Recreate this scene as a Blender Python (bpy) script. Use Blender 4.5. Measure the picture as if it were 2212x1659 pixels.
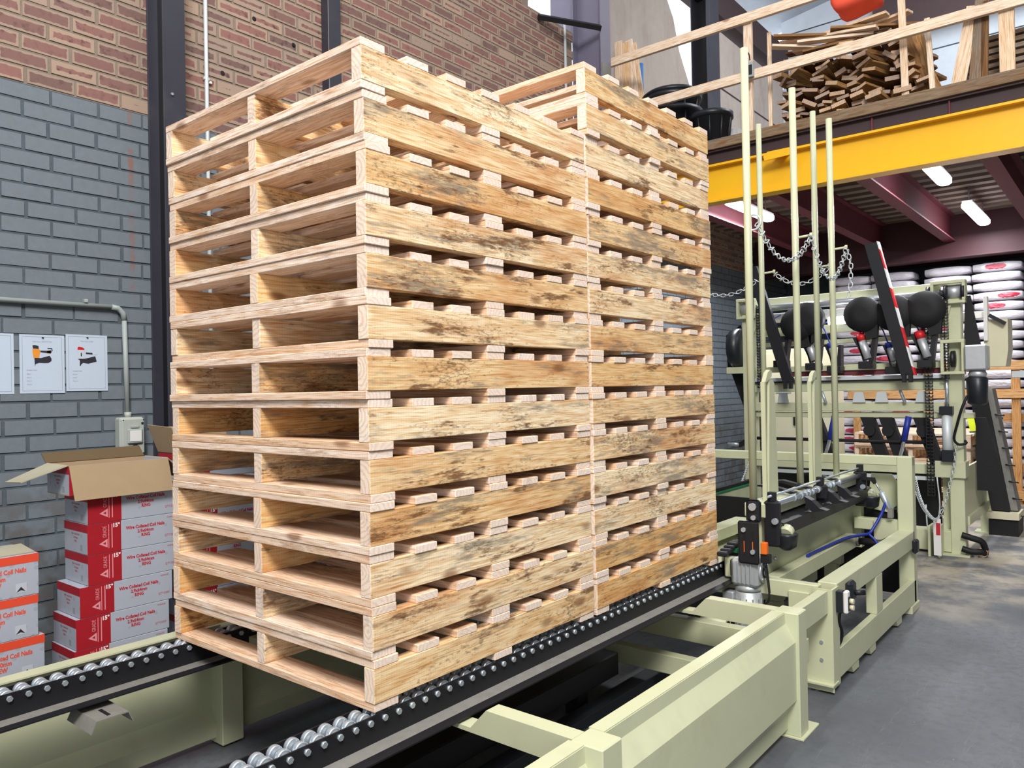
import bpy, bmesh, math, random
from mathutils import Vector, Matrix
random.seed(7)
for o in list(bpy.data.objects): bpy.data.objects.remove(o)
scene = bpy.context.scene
COL = scene.collection

# ------------------------------------------------------------------ camera
RIGHT = Vector((0.7748, 0.6319, -0.0193)).normalized()
FWD = Vector((-0.6322, 0.7748, 0.0066)).normalized()
UP = RIGHT.cross(FWD).normalized(); RIGHT = FWD.cross(UP).normalized()
CAM = Vector((1.7469, -1.4750, 1.4877)); FPX = 1661.0
cd = bpy.data.cameras.new('camera'); cam = bpy.data.objects.new('camera', cd); COL.objects.link(cam)
cam.matrix_world = Matrix(((RIGHT.x, UP.x, -FWD.x, CAM.x), (RIGHT.y, UP.y, -FWD.y, CAM.y), (RIGHT.z, UP.z, -FWD.z, CAM.z), (0, 0, 0, 1)))
cd.sensor_width = 36.0; cd.lens = FPX / 2212 * 36; cd.clip_start = 0.02; cd.clip_end = 200
scene.camera = cam
def hit(u, v, ax, val):          # photo pixel -> point on the plane axis=val
    d = FWD + RIGHT * ((u - 1106) / FPX) + UP * ((829.5 - v) / FPX)
    return CAM + d * ((val - CAM[ax]) / d[ax])

# ------------------------------------------------------------------ world, large lights, exposure
w = bpy.data.worlds.new('sky'); scene.world = w; w.use_nodes = True
bg = w.node_tree.nodes['Background']; bg.inputs[0].default_value = (0.93, 0.95, 1.0, 1); bg.inputs[1].default_value = 1.5
def area(name, loc, target, sx, sy, power, color):
    l = bpy.data.lights.new(name, 'AREA'); l.shape = 'RECTANGLE'; l.size = sx; l.size_y = sy; l.energy = power; l.color = color
    o = bpy.data.objects.new(name, l); COL.objects.link(o); o.location = loc
    o.rotation_euler = (Vector(target) - Vector(loc)).to_track_quat('-Z', 'Y').to_euler()
    return o
area('skylight_aisle', (3.6, -3.3, 7.2), (-0.2, 1.0, 1.2), 2.4, 2.4, 780, (1.0, 0.97, 0.945))
area('skylight_over_stack', (0.9, 1.2, 7.2), (0.9, 1.2, 0.0), 4.6, 6.0, 150, (0.95, 0.97, 1.0))
area('skylight_rear_bay', (0.9, 8.2, 7.2), (0.6, 9.2, 4.0), 4.0, 2.6, 200, (0.95, 0.97, 1.0))
scene.view_settings.view_transform = 'Standard'; scene.view_settings.look = 'None'
scene.view_settings.exposure = 0.32; scene.view_settings.gamma = 1.0; scene.view_settings.use_curve_mapping = False

# ------------------------------------------------------------------ materials
def lin(h):
    if isinstance(h, str):
        c = [int(h[i:i + 2], 16) / 255 for i in (0, 2, 4)]
        return tuple((x / 12.92 if x <= 0.04045 else ((x + 0.055) / 1.055) ** 2.4) for x in c) + (1,)
    return tuple(h) + (1,)
class NT:
    def __init__(s, name):
        m = bpy.data.materials.new(name); m.use_nodes = True
        s.m = m; s.t = m.node_tree; s.b = s.t.nodes['Principled BSDF']
    def n(s, typ, **kw):
        nd = s.t.nodes.new(typ)
        for k, v in kw.items(): setattr(nd, k, v)
        return nd
    def put(s, sock, v):
        if v is None: return
        if hasattr(v, 'bl_idname') and not hasattr(v, 'is_linked'): v = v.outputs[0]
        if hasattr(v, 'is_linked'): s.t.links.new(v, sock)
        else: sock.default_value = v
    def math(s, op, a, b=None, c=None, clamp=False):
        nd = s.n('ShaderNodeMath', operation=op, use_clamp=clamp)
        for i, v in enumerate((a, b, c)): s.put(nd.inputs[i], v)
        return nd.outputs[0]
    def vmath(s, op, a, b=None):
        nd = s.n('ShaderNodeVectorMath', operation=op)
        for i, v in enumerate((a, b)): s.put(nd.inputs[i], v)
        return nd.outputs[0]
    def noise(s, vec, scale, detail=3, rough=0.55, dist=0.0):
        nd = s.n('ShaderNodeTexNoise'); s.put(nd.inputs['Vector'], vec); nd.inputs['Scale'].default_value = scale
        nd.inputs['Detail'].default_value = detail; nd.inputs['Roughness'].default_value = rough; nd.inputs['Distortion'].default_value = dist
        return nd.outputs['Fac']
    def ramp(s, fac, stops):
        nd = s.n('ShaderNodeValToRGB'); s.put(nd.inputs[0], fac); cr = nd.color_ramp
        while len(cr.elements) < len(stops): cr.elements.new(0.5)
        for e, (p, c) in zip(cr.elements, stops): e.position = p; e.color = lin(c) if not isinstance(c, (int, float)) else (c, c, c, 1)
        return nd.outputs[0]
    def step(s, v, lo, hi):
        nd = s.n('ShaderNodeMapRange', interpolation_type='SMOOTHSTEP'); s.put(nd.inputs[0], v)
        nd.inputs[1].default_value = lo; nd.inputs[2].default_value = hi
        return nd.outputs[0]
    def mix(s, f, a, b, mode='MIX'):
        nd = s.n('ShaderNodeMix', data_type='RGBA', blend_type=mode)
        s.put(nd.inputs[0], f); s.put(nd.inputs[6], lin(a) if isinstance(a, str) else a); s.put(nd.inputs[7], lin(b) if isinstance(b, str) else b)
        return nd.outputs[2]
    def objco(s): return s.n('ShaderNodeTexCoord').outputs['Object']
    def rand(s): return s.n('ShaderNodeObjectInfo').outputs['Random']
    def scale(s, vec, x, y, z): return s.vmath('MULTIPLY', vec, (x, y, z))
    def bump(s, h, strength=0.2, dist=0.005):
        nd = s.n('ShaderNodeBump'); s.put(nd.inputs['Height'], h); nd.inputs['Strength'].default_value = strength; nd.inputs['Distance'].default_value = dist
        s.put(s.b.inputs['Normal'], nd.outputs[0])
    def fin(s, col=None, rough=0.6, metal=0.0, spec=0.4):
        if isinstance(col, str): col = lin(col)
        s.put(s.b.inputs['Base Color'], col); s.put(s.b.inputs['Roughness'], rough); s.put(s.b.inputs['Metallic'], metal)
        s.b.inputs['Specular IOR Level'].default_value = spec
        return s.m
MATS = {}
def plain(name, col, rough=0.55, metal=0.0, var=0.12, scale=9.0, spec=0.4, dirt=None, dirt_amt=0.5):
    k = NT(name); co = k.objco()
    f = k.noise(co, scale, 4)
    c = lin(col)
    dk = tuple(x * (1 - var) for x in c[:3]) + (1,); lt = tuple(min(1, x * (1 + var)) for x in c[:3]) + (1,)
    colr = k.mix(f, dk, lt)
    if dirt:
        d = k.step(k.noise(co, scale * 0.45, 5, 0.65), 0.50, 0.72)
        colr = k.mix(k.math('MULTIPLY', d, dirt_amt), colr, dirt)
    MATS[name] = k.fin(colr, rough, metal, spec); return MATS[name]
plain('green_paint', 'bec1a0', 0.38, var=0.05, dirt='a9a78a', dirt_amt=0.35)
plain('green_strip', '1d7a4c', 0.45)
plain('black_steel', '1c1c20', 0.45, var=0.25)
plain('black_rough', '111113', 0.7, var=0.3)
plain('dusty_steel', '7a7872', 0.7, var=0.25, scale=25)
plain('chrome', 'cdd3da', 0.2, 0.8, var=0.05)
plain('zinc', 'c6d0d8', 0.3, 0.65, var=0.06)
plain('cast_alu', 'bcc0c3', 0.42, 0.55, var=0.12, scale=30)
plain('galv', 'c4cacb', 0.5, 0.25, var=0.08)
plain('conduit_grey', '98a09d', 0.5, var=0.08)
plain('switch_grey', 'a6aaa2', 0.45, var=0.05)
plain('batten_brown', '74645a', 0.8, var=0.2, scale=6)
plain('yellow_paint', 'ecb41e', 0.28, var=0.05, spec=0.6)
plain('red_oxide', '652932', 0.7, var=0.15)
plain('red_oxide_dark', '401c23', 0.6, var=0.2)
plain('col_paint', '33333c', 0.42, var=0.18, scale=5, dirt='4d4a4b', dirt_amt=0.4)
plain('col_purple', '6a6678', 0.5, var=0.15, scale=4)
plain('beam_brown', '3a2a2c', 0.7, var=0.2)
plain('card', 'a38c6d', 0.85, var=0.07, scale=14)
plain('card_grey', 'a49e88', 0.85, var=0.08, scale=14)
plain('card_dark', '5d4c33', 0.9, var=0.1)
plain('carton_white', 'b6bac4', 0.6, var=0.04)
plain('carton_red', 'a01a26', 0.5, var=0.06)
plain('carton_orange', 'd84a30', 0.5, var=0.06)
plain('ink_red', 'b02334', 0.6, var=0.05)
plain('ink_orange', 'd8503c', 0.6, var=0.05)
plain('ink_white', 'e8e4e2', 0.6, var=0.03)
plain('ink_pink', 'd98f95', 0.6, var=0.05)
plain('ink_grey', '8d939c', 0.7, var=0.1)
plain('ink_dark', '23242c', 0.7, var=0.1)
plain('paper', 'b4c0ce', 0.7, var=0.02)
plain('gun_orange', 'd98a2c', 0.6, var=0.1)
plain('gun_silver', 'b9c0c9', 0.6, var=0.05)
plain('black_plastic', '1d2026', 0.38, var=0.15)
plain('blue_hose', '20308c', 0.4, var=0.1)
plain('tube_blue', '3d6fb0', 0.4, var=0.05)
plain('orange_plastic', 'e0671c', 0.45, var=0.05)
plain('red_plastic', 'c02024', 0.4, var=0.1)
plain('white_paint', 'd8d6d2', 0.5, var=0.05)
plain('cream', 'c9c3a6', 0.5, var=0.05)
plain('rubber', '0e0e10', 0.6)
plain('orange_cloth', 'e8573c', 0.8, var=0.08)
plain('hivis', 'd6e62a', 0.8, var=0.05)
plain('trouser', '5a6068', 0.8)
plain('pet_blue', '8fa6bd', 0.3, var=0.05)
plain('floor_mat_black', '22252c', 0.6, var=0.25)
plain('dust', 'b9a98a', 0.9, var=0.15)

def wood(name, base, late, stain_amt, bark_amt, pale_end=0.55, freq=400.0, tint2='f0dfc4', endring=0.4, speck=0.0):
    k = NT(name); co = k.objco(); rnd = k.rand()
    off = k.n('ShaderNodeCombineXYZ'); k.put(off.inputs[0], k.math('MULTIPLY', rnd, 37.0)); k.put(off.inputs[1], k.math('MULTIPLY', rnd, 91.0)); k.put(off.inputs[2], k.math('MULTIPLY', rnd, 53.0))
    p = k.vmath('ADD', co, off.outputs[0])
    wob = k.noise(k.scale(p, 9, 2.2, 9), 1.0, 3)
    wob2 = k.noise(k.scale(p, 30, 4, 30), 1.0, 3)
    sep = k.n('ShaderNodeSeparateXYZ'); k.put(sep.inputs[0], co)
    r2 = k.math('FRACT', k.math('MULTIPLY', rnd, 17.3)); r3 = k.math('FRACT', k.math('MULTIPLY', rnd, 61.7))
    px = k.math('ADD', sep.outputs[0], k.math('MULTIPLY_ADD', r2, 0.16, -0.08))
    pz = k.math('ADD', sep.outputs[2], k.math('MULTIPLY_ADD', r3, 0.12, -0.02))
    rad = k.math('SQRT', k.math('ADD', k.math('MULTIPLY', px, px), k.math('MULTIPLY', pz, pz)))
    ring = k.math('SINE', k.math('MULTIPLY', k.math('ADD', rad, k.math('MULTIPLY_ADD', wob, 0.06, k.math('MULTIPLY', wob2, 0.008))), freq))
    ring = k.step(ring, -0.2, 1.0)
    fine = k.noise(k.scale(p, 260, 9, 260), 1.0, 2)
    col = k.mix(k.math('MULTIPLY', ring, 0.55), base, late)
    col = k.mix(k.step(fine, 0.40, 0.75), col, k.mix(1.0, col, 'd8bd98', 'MULTIPLY'))
    tint = k.mix(rnd, 'ffffff', tint2)
    col = k.mix(1.0, col, tint, 'MULTIPLY')
    warm = k.step(k.noise(k.scale(p, 7, 1.6, 7), 1.0, 4, 0.6), 0.46, 0.70)
    col = k.mix(k.math('MULTIPLY', warm, 0.62 * min(1, stain_amt * 1.2)), col, k.mix(1.0, col, 'd39a58', 'MULTIPLY'))
    pc = k.vmath('ADD', p, (5.1, 2.2, 8.8))
    grey = k.step(k.math('MULTIPLY_ADD', k.noise(k.scale(pc, 60, 9, 60), 1.0, 4, 0.7), 0.5, k.noise(k.scale(pc, 9, 1.5, 9), 1.0, 5, 0.62)), 0.755, 0.95)
    col = k.mix(k.math('MULTIPLY', grey, stain_amt), col, '716b62')
    pb = k.vmath('ADD', p, (11.7, 4.9, 1.3))
    bark = k.step(k.math('MULTIPLY_ADD', k.noise(k.scale(pb, 70, 14, 70), 1.0, 5, 0.75), 0.55, k.noise(k.scale(pb, 12, 2.4, 12), 1.0, 5, 0.65)), 0.84, 0.97)
    col = k.mix(k.math('MULTIPLY', bark, bark_amt), col, '704a2c')
    if speck:
        sk = k.step(k.math('MULTIPLY_ADD', k.noise(k.scale(pb, 150, 45, 150), 1.0, 4, 0.7), 0.7, k.math('MULTIPLY', k.noise(k.scale(pc, 7, 3, 7), 1.0, 3), 0.5)), 0.66, 0.78)
        col = k.mix(k.math('MULTIPLY', sk, speck), col, '5e3f26')
    vor = k.n('ShaderNodeTexVoronoi'); k.put(vor.inputs['Vector'], k.scale(p, 7, 3.0, 7)); vor.inputs['Scale'].default_value = 1.0
    knot = k.step(vor.outputs['Distance'], 0.17, 0.06)
    col = k.mix(k.math('MULTIPLY', knot, 0.7), col, '7a4a26')
    saw = k.step(k.math('SINE', k.math('MULTIPLY', sep.outputs[1], 620.0)), 0.3, 1.0)
    col = k.mix(k.math('MULTIPLY', saw, 0.07), col, '7d5a38')
    g = k.n('ShaderNodeNewGeometry'); vt = k.n('ShaderNodeVectorTransform', vector_type='NORMAL', convert_from='WORLD', convert_to='OBJECT')
    k.put(vt.inputs[0], g.outputs['True Normal']); s2 = k.n('ShaderNodeSeparateXYZ'); k.put(s2.inputs[0], vt.outputs[0])
    end = k.step(k.math('ABSOLUTE', s2.outputs[1]), 0.6, 0.9)
    endc = k.mix(k.math('MULTIPLY', ring, endring), 'f0e2d6', 'cf9f7c')
    col = k.mix(k.math('MULTIPLY', end, pale_end), col, endc)
    k.bump(k.math('ADD', fine, k.math('MULTIPLY', bark, 1.5)), 0.25, 0.002)
    MATS[name] = k.fin(col, 0.72, 0, 0.25)
wood('pine_stringer', 'fbeac9', 'e6c08c', 0.75, 0.9, 0.7, tint2='eed6b0', speck=0.65)
wood('pine_deck', 'f7e8db', 'eacdb4', 0.15, 0.35, 0.7, endring=0.25, tint2='f2dfc8', speck=0.25)
wood('pine_rail', 'efe0cf', 'e0c6aa', 0.10, 0.12, 0.3)
wood('offcut', 'b8935f', '8a643c', 0.5, 0.8, 0.25, tint2='7a5a42', speck=0.4)
wood('grey_timber', '8f857b', '71665c', 0.5, 0.35, 0.2)
wood('crate_wood', 'cfa878', 'a87a4c', 0.1, 0.2, 0.3)

def brick_mat(name, face, attr_rand):
    k = NT(name)
    lc = k.n('ShaderNodeAttribute', attribute_name='lc').outputs['Vector']
    rnd = k.n('ShaderNodeAttribute', attribute_name='rn').outputs['Fac'] if attr_rand else k.rand()
    off = k.n('ShaderNodeCombineXYZ'); k.put(off.inputs[0], k.math('MULTIPLY', rnd, 61.0)); k.put(off.inputs[1], k.math('MULTIPLY', rnd, 17.0)); k.put(off.inputs[2], k.math('MULTIPLY', rnd, 29.0))
    p = k.vmath('ADD', lc, off.outputs[0]); r2 = k.math('FRACT', k.math('MULTIPLY', rnd, 13.7)); r3 = k.math('FRACT', k.math('MULTIPLY', rnd, 47.3))
    sep = k.n('ShaderNodeSeparateXYZ'); k.put(sep.inputs[0], lc)
    n1 = k.noise(p, 30, 4); n2 = k.noise(p, 220, 3)
    if face:
        ey = k.math('SUBTRACT', 0.115, k.math('ABSOLUTE', sep.outputs[1])); ez = k.math('SUBTRACT', 0.038, k.math('ABSOLUTE', sep.outputs[2]))
        ed = k.math('ADD', k.math('MINIMUM', ey, ez), k.math('MULTIPLY_ADD', n1, 0.020, -0.010))
        thr = k.math('MULTIPLY_ADD', k.math('POWER', r2, 4.0), 0.026, 0.0125)
        inner = k.step(k.math('SUBTRACT', ed, thr), -0.002, 0.002)
        bord = k.mix(r3, 'a8917e', '998678'); inn = k.mix(r3, '8f675f', '745c56')
        inn = k.mix(k.math('MULTIPLY', k.step(n1, 0.5, 0.7), r2), inn, '4b3a3a')
        col = k.mix(inner, bord, inn)
    else:
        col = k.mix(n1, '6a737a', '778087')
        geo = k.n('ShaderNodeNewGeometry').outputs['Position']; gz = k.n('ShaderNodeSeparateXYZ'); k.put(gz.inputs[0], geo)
        worn_shade = k.math('MULTIPLY', k.step(k.math('ADD', gz.outputs[2], k.math('MULTIPLY', k.noise(geo, 3.0, 4), 0.7)), 1.65, 1.1), k.step(k.noise(geo, 6, 4), 0.42, 0.6))  # brown paint wear low down, which also paints in shade on the lower wall
        col = k.mix(k.math('MULTIPLY', worn_shade, 0.6), col, '5d524a')
        chip = k.step(k.noise(geo, 22, 4, 0.7), 0.70, 0.74)
        col = k.mix(chip, col, '8d8676')
        yy = k.math('ABSOLUTE', k.math('SUBTRACT', gz.outputs[1], 0.552)); rust = k.math('MULTIPLY', k.step(k.math('ADD', yy, k.math('MULTIPLY', k.noise(geo, 25, 3), 0.02)), 0.030, 0.018), k.step(k.noise(k.scale(geo, 1, 1, 7), 1.0, 3), 0.42, 0.6))
        col = k.mix(k.math('MULTIPLY', k.math('MULTIPLY', rust, k.step(gz.outputs[2], 1.9, 2.3)), 0.7), col, '8d5f4f')
    col = k.mix(k.math('MULTIPLY', n2, 0.25), col, k.mix(1.0, col, '8a8078', 'MULTIPLY'))
    k.bump(n2, 0.25, 0.003)
    MATS[name] = k.fin(col, 0.85 if face else 0.6, 0, 0.25)
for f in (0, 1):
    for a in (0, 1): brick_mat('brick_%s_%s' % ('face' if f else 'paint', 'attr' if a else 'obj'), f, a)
def mortar_mat(name, c1, c2):
    k = NT(name); co = k.objco(); k.bump(k.noise(co, 120, 3), 0.4, 0.004)
    MATS[name] = k.fin(k.mix(k.noise(co, 25, 4), c1, c2), 0.9, 0, 0.2)
mortar_mat('mortar_face', '756a5e', '8c7e70'); mortar_mat('mortar_paint', '454e55', '5c656b')
def concrete(name, c1, c2, spots, sc):
    k = NT(name); co = k.objco(); a = k.noise(co, sc, 6, 0.6); b = k.noise(co, sc * 9, 4); st = k.step(k.noise(k.scale(co, 1, 1, 0.35), sc * 2, 5, 0.6), 0.52, 0.75)
    col = k.mix(a, c1, c2); col = k.mix(k.math('MULTIPLY', st, 0.5), col, spots); col = k.mix(k.math('MULTIPLY', b, 0.2), col, '3c3c3c')
    k.bump(b, 0.12, 0.003); MATS[name] = k.fin(col, 0.75, 0, 0.3)
concrete('panel_concrete', 'a79d95', 'b7aca4', '8d7f74', 1.2)
concrete('gable_sheet', 'b5bfcb', 'c6d0da', 'a3a49f', 0.9)
def floor_mat():
    k = NT('floor_concrete'); co = k.objco()
    a = k.noise(co, 0.8, 6, 0.62); b = k.noise(co, 22, 6, 0.68)
    col = k.mix(k.step(a, 0.3, 0.7), '4d5055', '6c6f74')
    col = k.mix(k.math('MULTIPLY', k.step(b, 0.42, 0.68), 0.42), col, '44464a')
    # sawdust trodden out around the machines further along the aisle
    sep = k.n('ShaderNodeSeparateXYZ'); k.put(sep.inputs[0], co)
    far = k.step(k.math('ADD', sep.outputs[1], k.math('MULTIPLY', k.noise(co, 1.3, 4), 2.2)), 2.2, 3.6)
    dust = k.math('MULTIPLY', far, k.step(k.noise(co, 2.6, 6, 0.65), 0.38, 0.62))
    col = k.mix(k.math('MULTIPLY', dust, 0.85), col, 'b0a592')
    w1 = k.n('ShaderNodeTexNoise'); k.put(w1.inputs['Vector'], k.vmath('MULTIPLY', co, (7.0, 0.7, 1))); w1.inputs['Scale'].default_value = 1.6; w1.inputs['Detail'].default_value = 3
    scr = k.step(k.math('ABSOLUTE', k.math('SUBTRACT', w1.outputs['Fac'], 0.5)), 0.005, 0.0)
    col = k.mix(k.math('MULTIPLY', scr, 0.10), col, 'a4a6a8')
    speck = k.step(k.noise(co, 45, 2), 0.76, 0.80); col = k.mix(speck, col, 'a9a49a')
    k.bump(b, 0.08, 0.003); MATS['floor_concrete'] = k.fin(col, k.math('MULTIPLY_ADD', a, 0.3, 0.42), 0, 0.35)
floor_mat()
def bag_mat():
    k = NT('bag_plastic'); co = k.objco(); rnd = k.rand(); sep = k.n('ShaderNodeSeparateXYZ'); k.put(sep.inputs[0], co)
    dx = k.math('DIVIDE', k.math('SUBTRACT', sep.outputs[0], k.math('MULTIPLY_ADD', rnd, 0.3, -0.15)), 0.13); dz = k.math('DIVIDE', sep.outputs[2], 0.036)
    el = k.math('ADD', k.math('MULTIPLY', dx, dx), k.math('MULTIPLY', dz, dz)); el = k.math('ADD', el, k.math('MULTIPLY_ADD', k.noise(co, 30, 3), 1.2, -0.6))
    pr = k.math('MULTIPLY', k.step(el, 1.0, 0.8), k.math('GREATER_THAN', k.math('FRACT', k.math('MULTIPLY', rnd, 7.7)), 0.62))
    col = k.mix(k.noise(co, 12, 4), 'c4bdc4', 'd6d2d8'); col = k.mix(pr, col, 'b8314a')
    k.bump(k.noise(k.scale(co, 1, 1, 2.5), 14, 4), 0.6, 0.03); MATS['bag_plastic'] = k.fin(col, 0.22, 0, 0.6)
bag_mat()
def carton_print():
    k = NT('carton_print'); co = k.objco(); v = k.n('ShaderNodeTexVoronoi'); k.put(v.inputs['Vector'], k.scale(co, 22, 22, 22)); v.inputs['Scale'].default_value = 1.0; v.inputs['Randomness'].default_value = 0.55
    d = k.step(v.outputs['Distance'], 0.26, 0.18); col = k.mix(k.math('MULTIPLY', d, 0.55), k.mix(k.noise(co, 6), 'a0a6b2', 'acb1bc'), '8e959f')
    MATS['carton_print'] = k.fin(col, 0.55, 0, 0.35)
carton_print()
def stripes():
    k = NT('hazard_stripe'); co = k.objco(); sep = k.n('ShaderNodeSeparateXYZ'); k.put(sep.inputs[0], co)
    f = k.math('GREATER_THAN', k.math('FRACT', k.math('MULTIPLY', k.math('ADD', sep.outputs[2], k.math('MULTIPLY', sep.outputs[0], 0.8)), 3.6)), 0.5)
    MATS['hazard_stripe'] = k.fin(k.mix(f, 'c8202a', 'dcdcdc'), 0.45)
stripes()
def emit(name, col, st):
    k = NT(name); k.b.inputs['Emission Color'].default_value = lin(col); k.b.inputs['Emission Strength'].default_value = st; MATS[name] = k.fin('ffffff', 0.5)
emit('lamp_glow', 'f4f6ff', 14.0)

# ------------------------------------------------------------------ helpers
WL = {}                                   # world location of every built object (parents are never rotated)
def link(o, parent=None, loc=(0, 0, 0)):
    COL.objects.link(o); loc = Vector(loc); WL[o.name] = loc
    if parent is not None: o.parent = parent; o.location = loc - WL[parent.name]
    else: o.location = loc
    return o
def tag(o, label=None, cat=None, group=None, kind=None):
    if label: o['label'] = label
    if cat: o['category'] = cat
    if group: o['group'] = group
    if kind: o['kind'] = kind
    return o
def thing(name, label, cat, loc=(0, 0, 0), group=None):
    return tag(link(bpy.data.objects.new(name, None), None, loc), label, cat, group)
def mesh_obj(name, verts, faces, mat, parent=None, loc=(0, 0, 0), smooth=False):
    me = bpy.data.meshes.new(name); me.from_pydata([tuple(v) for v in verts], [], faces)
    bm = bmesh.new(); bm.from_mesh(me); bmesh.ops.recalc_face_normals(bm, faces=bm.faces); bm.to_mesh(me); bm.free()
    for m in (mat if isinstance(mat, (list, tuple)) else [mat]): me.materials.append(MATS[m])
    if smooth:
        for p in me.polygons: p.use_smooth = True if smooth is True else (len(p.vertices) == 4)
    return link(bpy.data.objects.new(name, me), parent, loc)
BOXC = {}
def box_mesh(sx, sy, sz, mat, bev=0.0):
    key = (round(sx, 4), round(sy, 4), round(sz, 4), mat, bev)
    if key not in BOXC:
        bm = bmesh.new(); bmesh.ops.create_cube(bm, size=1.0); bmesh.ops.scale(bm, vec=(sx, sy, sz), verts=bm.verts)
        if bev: bmesh.ops.bevel(bm, geom=list(bm.edges), offset=bev, segments=1, affect='EDGES')
        me = bpy.data.meshes.new('box'); bm.to_mesh(me); bm.free(); me.materials.append(MATS[mat]); BOXC[key] = me
    return BOXC[key]
def box(name, x0, x1, y0, y1, z0, z1, mat, parent=None, bev=0.0, rot=None):
    o = bpy.data.objects.new(name, box_mesh(abs(x1 - x0), abs(y1 - y0), abs(z1 - z0), mat, bev))
    link(o, parent, ((x0 + x1) / 2, (y0 + y1) / 2, (z0 + z1) / 2))
    if rot: o.rotation_euler = rot
    return o
def board(name, c, length, width, thick, axis, mat, parent=None, bev=0.0015, rot=None):   # grain runs along local y
    o = bpy.data.objects.new(name, box_mesh(width, length, thick, mat, bev)); link(o, parent, c)
    o.rotation_euler = rot if rot else {'y': (0, 0, 0), 'x': (0, 0, math.pi / 2), 'z': (math.pi / 2, 0, 0), 'ys': (0, math.pi / 2, 0), 'xs': (0, math.pi / 2, math.pi / 2)}[axis]
    return o
def prism(name, poly, axis, a, b, mat, parent=None):         # polygon in the plane across axis, extruded a..b
    def mk(p, t):
        if axis == 'x': return Vector((t, p[0], p[1]))
        if axis == 'y': return Vector((p[0], t, p[1]))
        return Vector((p[0], p[1], t))
    vs = [mk(p, a) for p in poly] + [mk(p, b) for p in poly]; n = len(poly)
    c = sum(vs, Vector()) / len(vs)
    fs = [tuple(range(n)), tuple(range(2 * n - 1, n - 1, -1))] + [(i, (i + 1) % n, n + (i + 1) % n, n + i) for i in range(n)]
    return mesh_obj(name, [v - c for v in vs], fs, mat, parent, c)
def sheet(name, prof, axis, a, b, t, mat, parent=None):      # open profile thickened by t, extruded a..b
    pts = [Vector((p[0], p[1])) for p in prof]; offs = []
    for i, p in enumerate(pts):
        d = (pts[min(i + 1, len(pts) - 1)] - pts[max(i - 1, 0)]).normalized(); offs.append(p + Vector((-d.y, d.x)) * t)
    return prism(name, [tuple(p) for p in pts] + [tuple(p) for p in reversed(offs)], axis, a, b, mat, parent)
def frame(d):
    d = d.normalized(); a = Vector((0, 0, 1)) if abs(d.z) < 0.9 else Vector((1, 0, 0)); u = d.cross(a).normalized(); return u, d.cross(u).normalized()
def cyl(name, p, q, r, mat, parent=None, seg=12, r2=None, hollow=0):
    p = Vector(p); q = Vector(q); u, v = frame(q - p); c = (p + q) / 2; r2 = r if r2 is None else r2; vs = []; fs = []
    for e, rr in ((p, r), (q, r2)):
        for i in range(seg):
            t = 2 * math.pi * i / seg; vs.append(e - c + u * (math.cos(t) * rr) + v * (math.sin(t) * rr))
    fs = [(i, (i + 1) % seg, seg + (i + 1) % seg, seg + i) for i in range(seg)] + [tuple(range(seg)), tuple(range(2 * seg - 1, seg - 1, -1))]
    return mesh_obj(name, vs, fs, mat, parent, c, smooth='side' if seg > 4 else False)
def tube(name, pts, r, mat, parent=None, seg=8, closed=False):
    pts = [Vector(p) for p in pts]; c = sum(pts, Vector()) / len(pts); vs = []; fs = []; n = len(pts); up = None
    for i, p in enumerate(pts):
        d = (pts[(i + 1) % n] - pts[i - 1]) if closed else (pts[min(i + 1, n - 1)] - pts[max(i - 1, 0)])
        d.normalize()
        if up is None: u, v = frame(d)
        else: u = (up - d * up.dot(d)).normalized(); v = d.cross(u)
        up = u
        for k in range(seg):
            t = 2 * math.pi * k / seg; vs.append(p - c + u * (math.cos(t) * r) + v * (math.sin(t) * r))
    for i in range(n if closed else n - 1):
        j = (i + 1) % n
        for k in range(seg): fs.append((i * seg + k, i * seg + (k + 1) % seg, j * seg + (k + 1) % seg, j * seg + k))
    if not closed: fs += [tuple(range(seg)), tuple(range(n * seg - 1, (n - 1) * seg - 1, -1))]
    return mesh_obj(name, vs, fs, mat, parent, c, smooth='side')
def bez(pts, n=8):                         # Catmull-Rom through points
    P = [Vector(p) for p in pts]; P = [P[0] * 2 - P[1]] + P + [P[-1] * 2 - P[-2]]; out = []
    for i in range(1, len(P) - 2):
        for k in range(n):
            t = k / n; a, b, c, d = P[i - 1:i + 3]
            out.append(0.5 * ((2 * b) + (c - a) * t + (2 * a - 5 * b + 4 * c - d) * t * t + (3 * b - a - 3 * c + d) * t ** 3))
    return out + [P[-2]]
def lathe(name, prof, c, axis, mat, parent=None, seg=20, smooth=True):   # prof: (radius, height) along axis
    vs = []; fs = []; n = len(prof); ax = {'x': Vector((1, 0, 0)), 'y': Vector((0, 1, 0)), 'z': Vector((0, 0, 1))}[axis]; u, v = frame(ax)
    for r, h in prof:
        for k in range(seg):
            t = 2 * math.pi * k / seg; vs.append(ax * h + u * (math.cos(t) * r) + v * (math.sin(t) * r))
    for i in range(n - 1):
        for k in range(seg): fs.append((i * seg + k, i * seg + (k + 1) % seg, (i + 1) * seg + (k + 1) % seg, (i + 1) * seg + k))
    fs += [tuple(range(seg)), tuple(range(n * seg - 1, (n - 1) * seg - 1, -1))]
    return mesh_obj(name, vs, fs, mat, parent, c, smooth='side' if smooth else False)
def copy_to(o, parent, loc):
    c = o.copy(); return link(c, parent, loc)
TXT = {}
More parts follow.
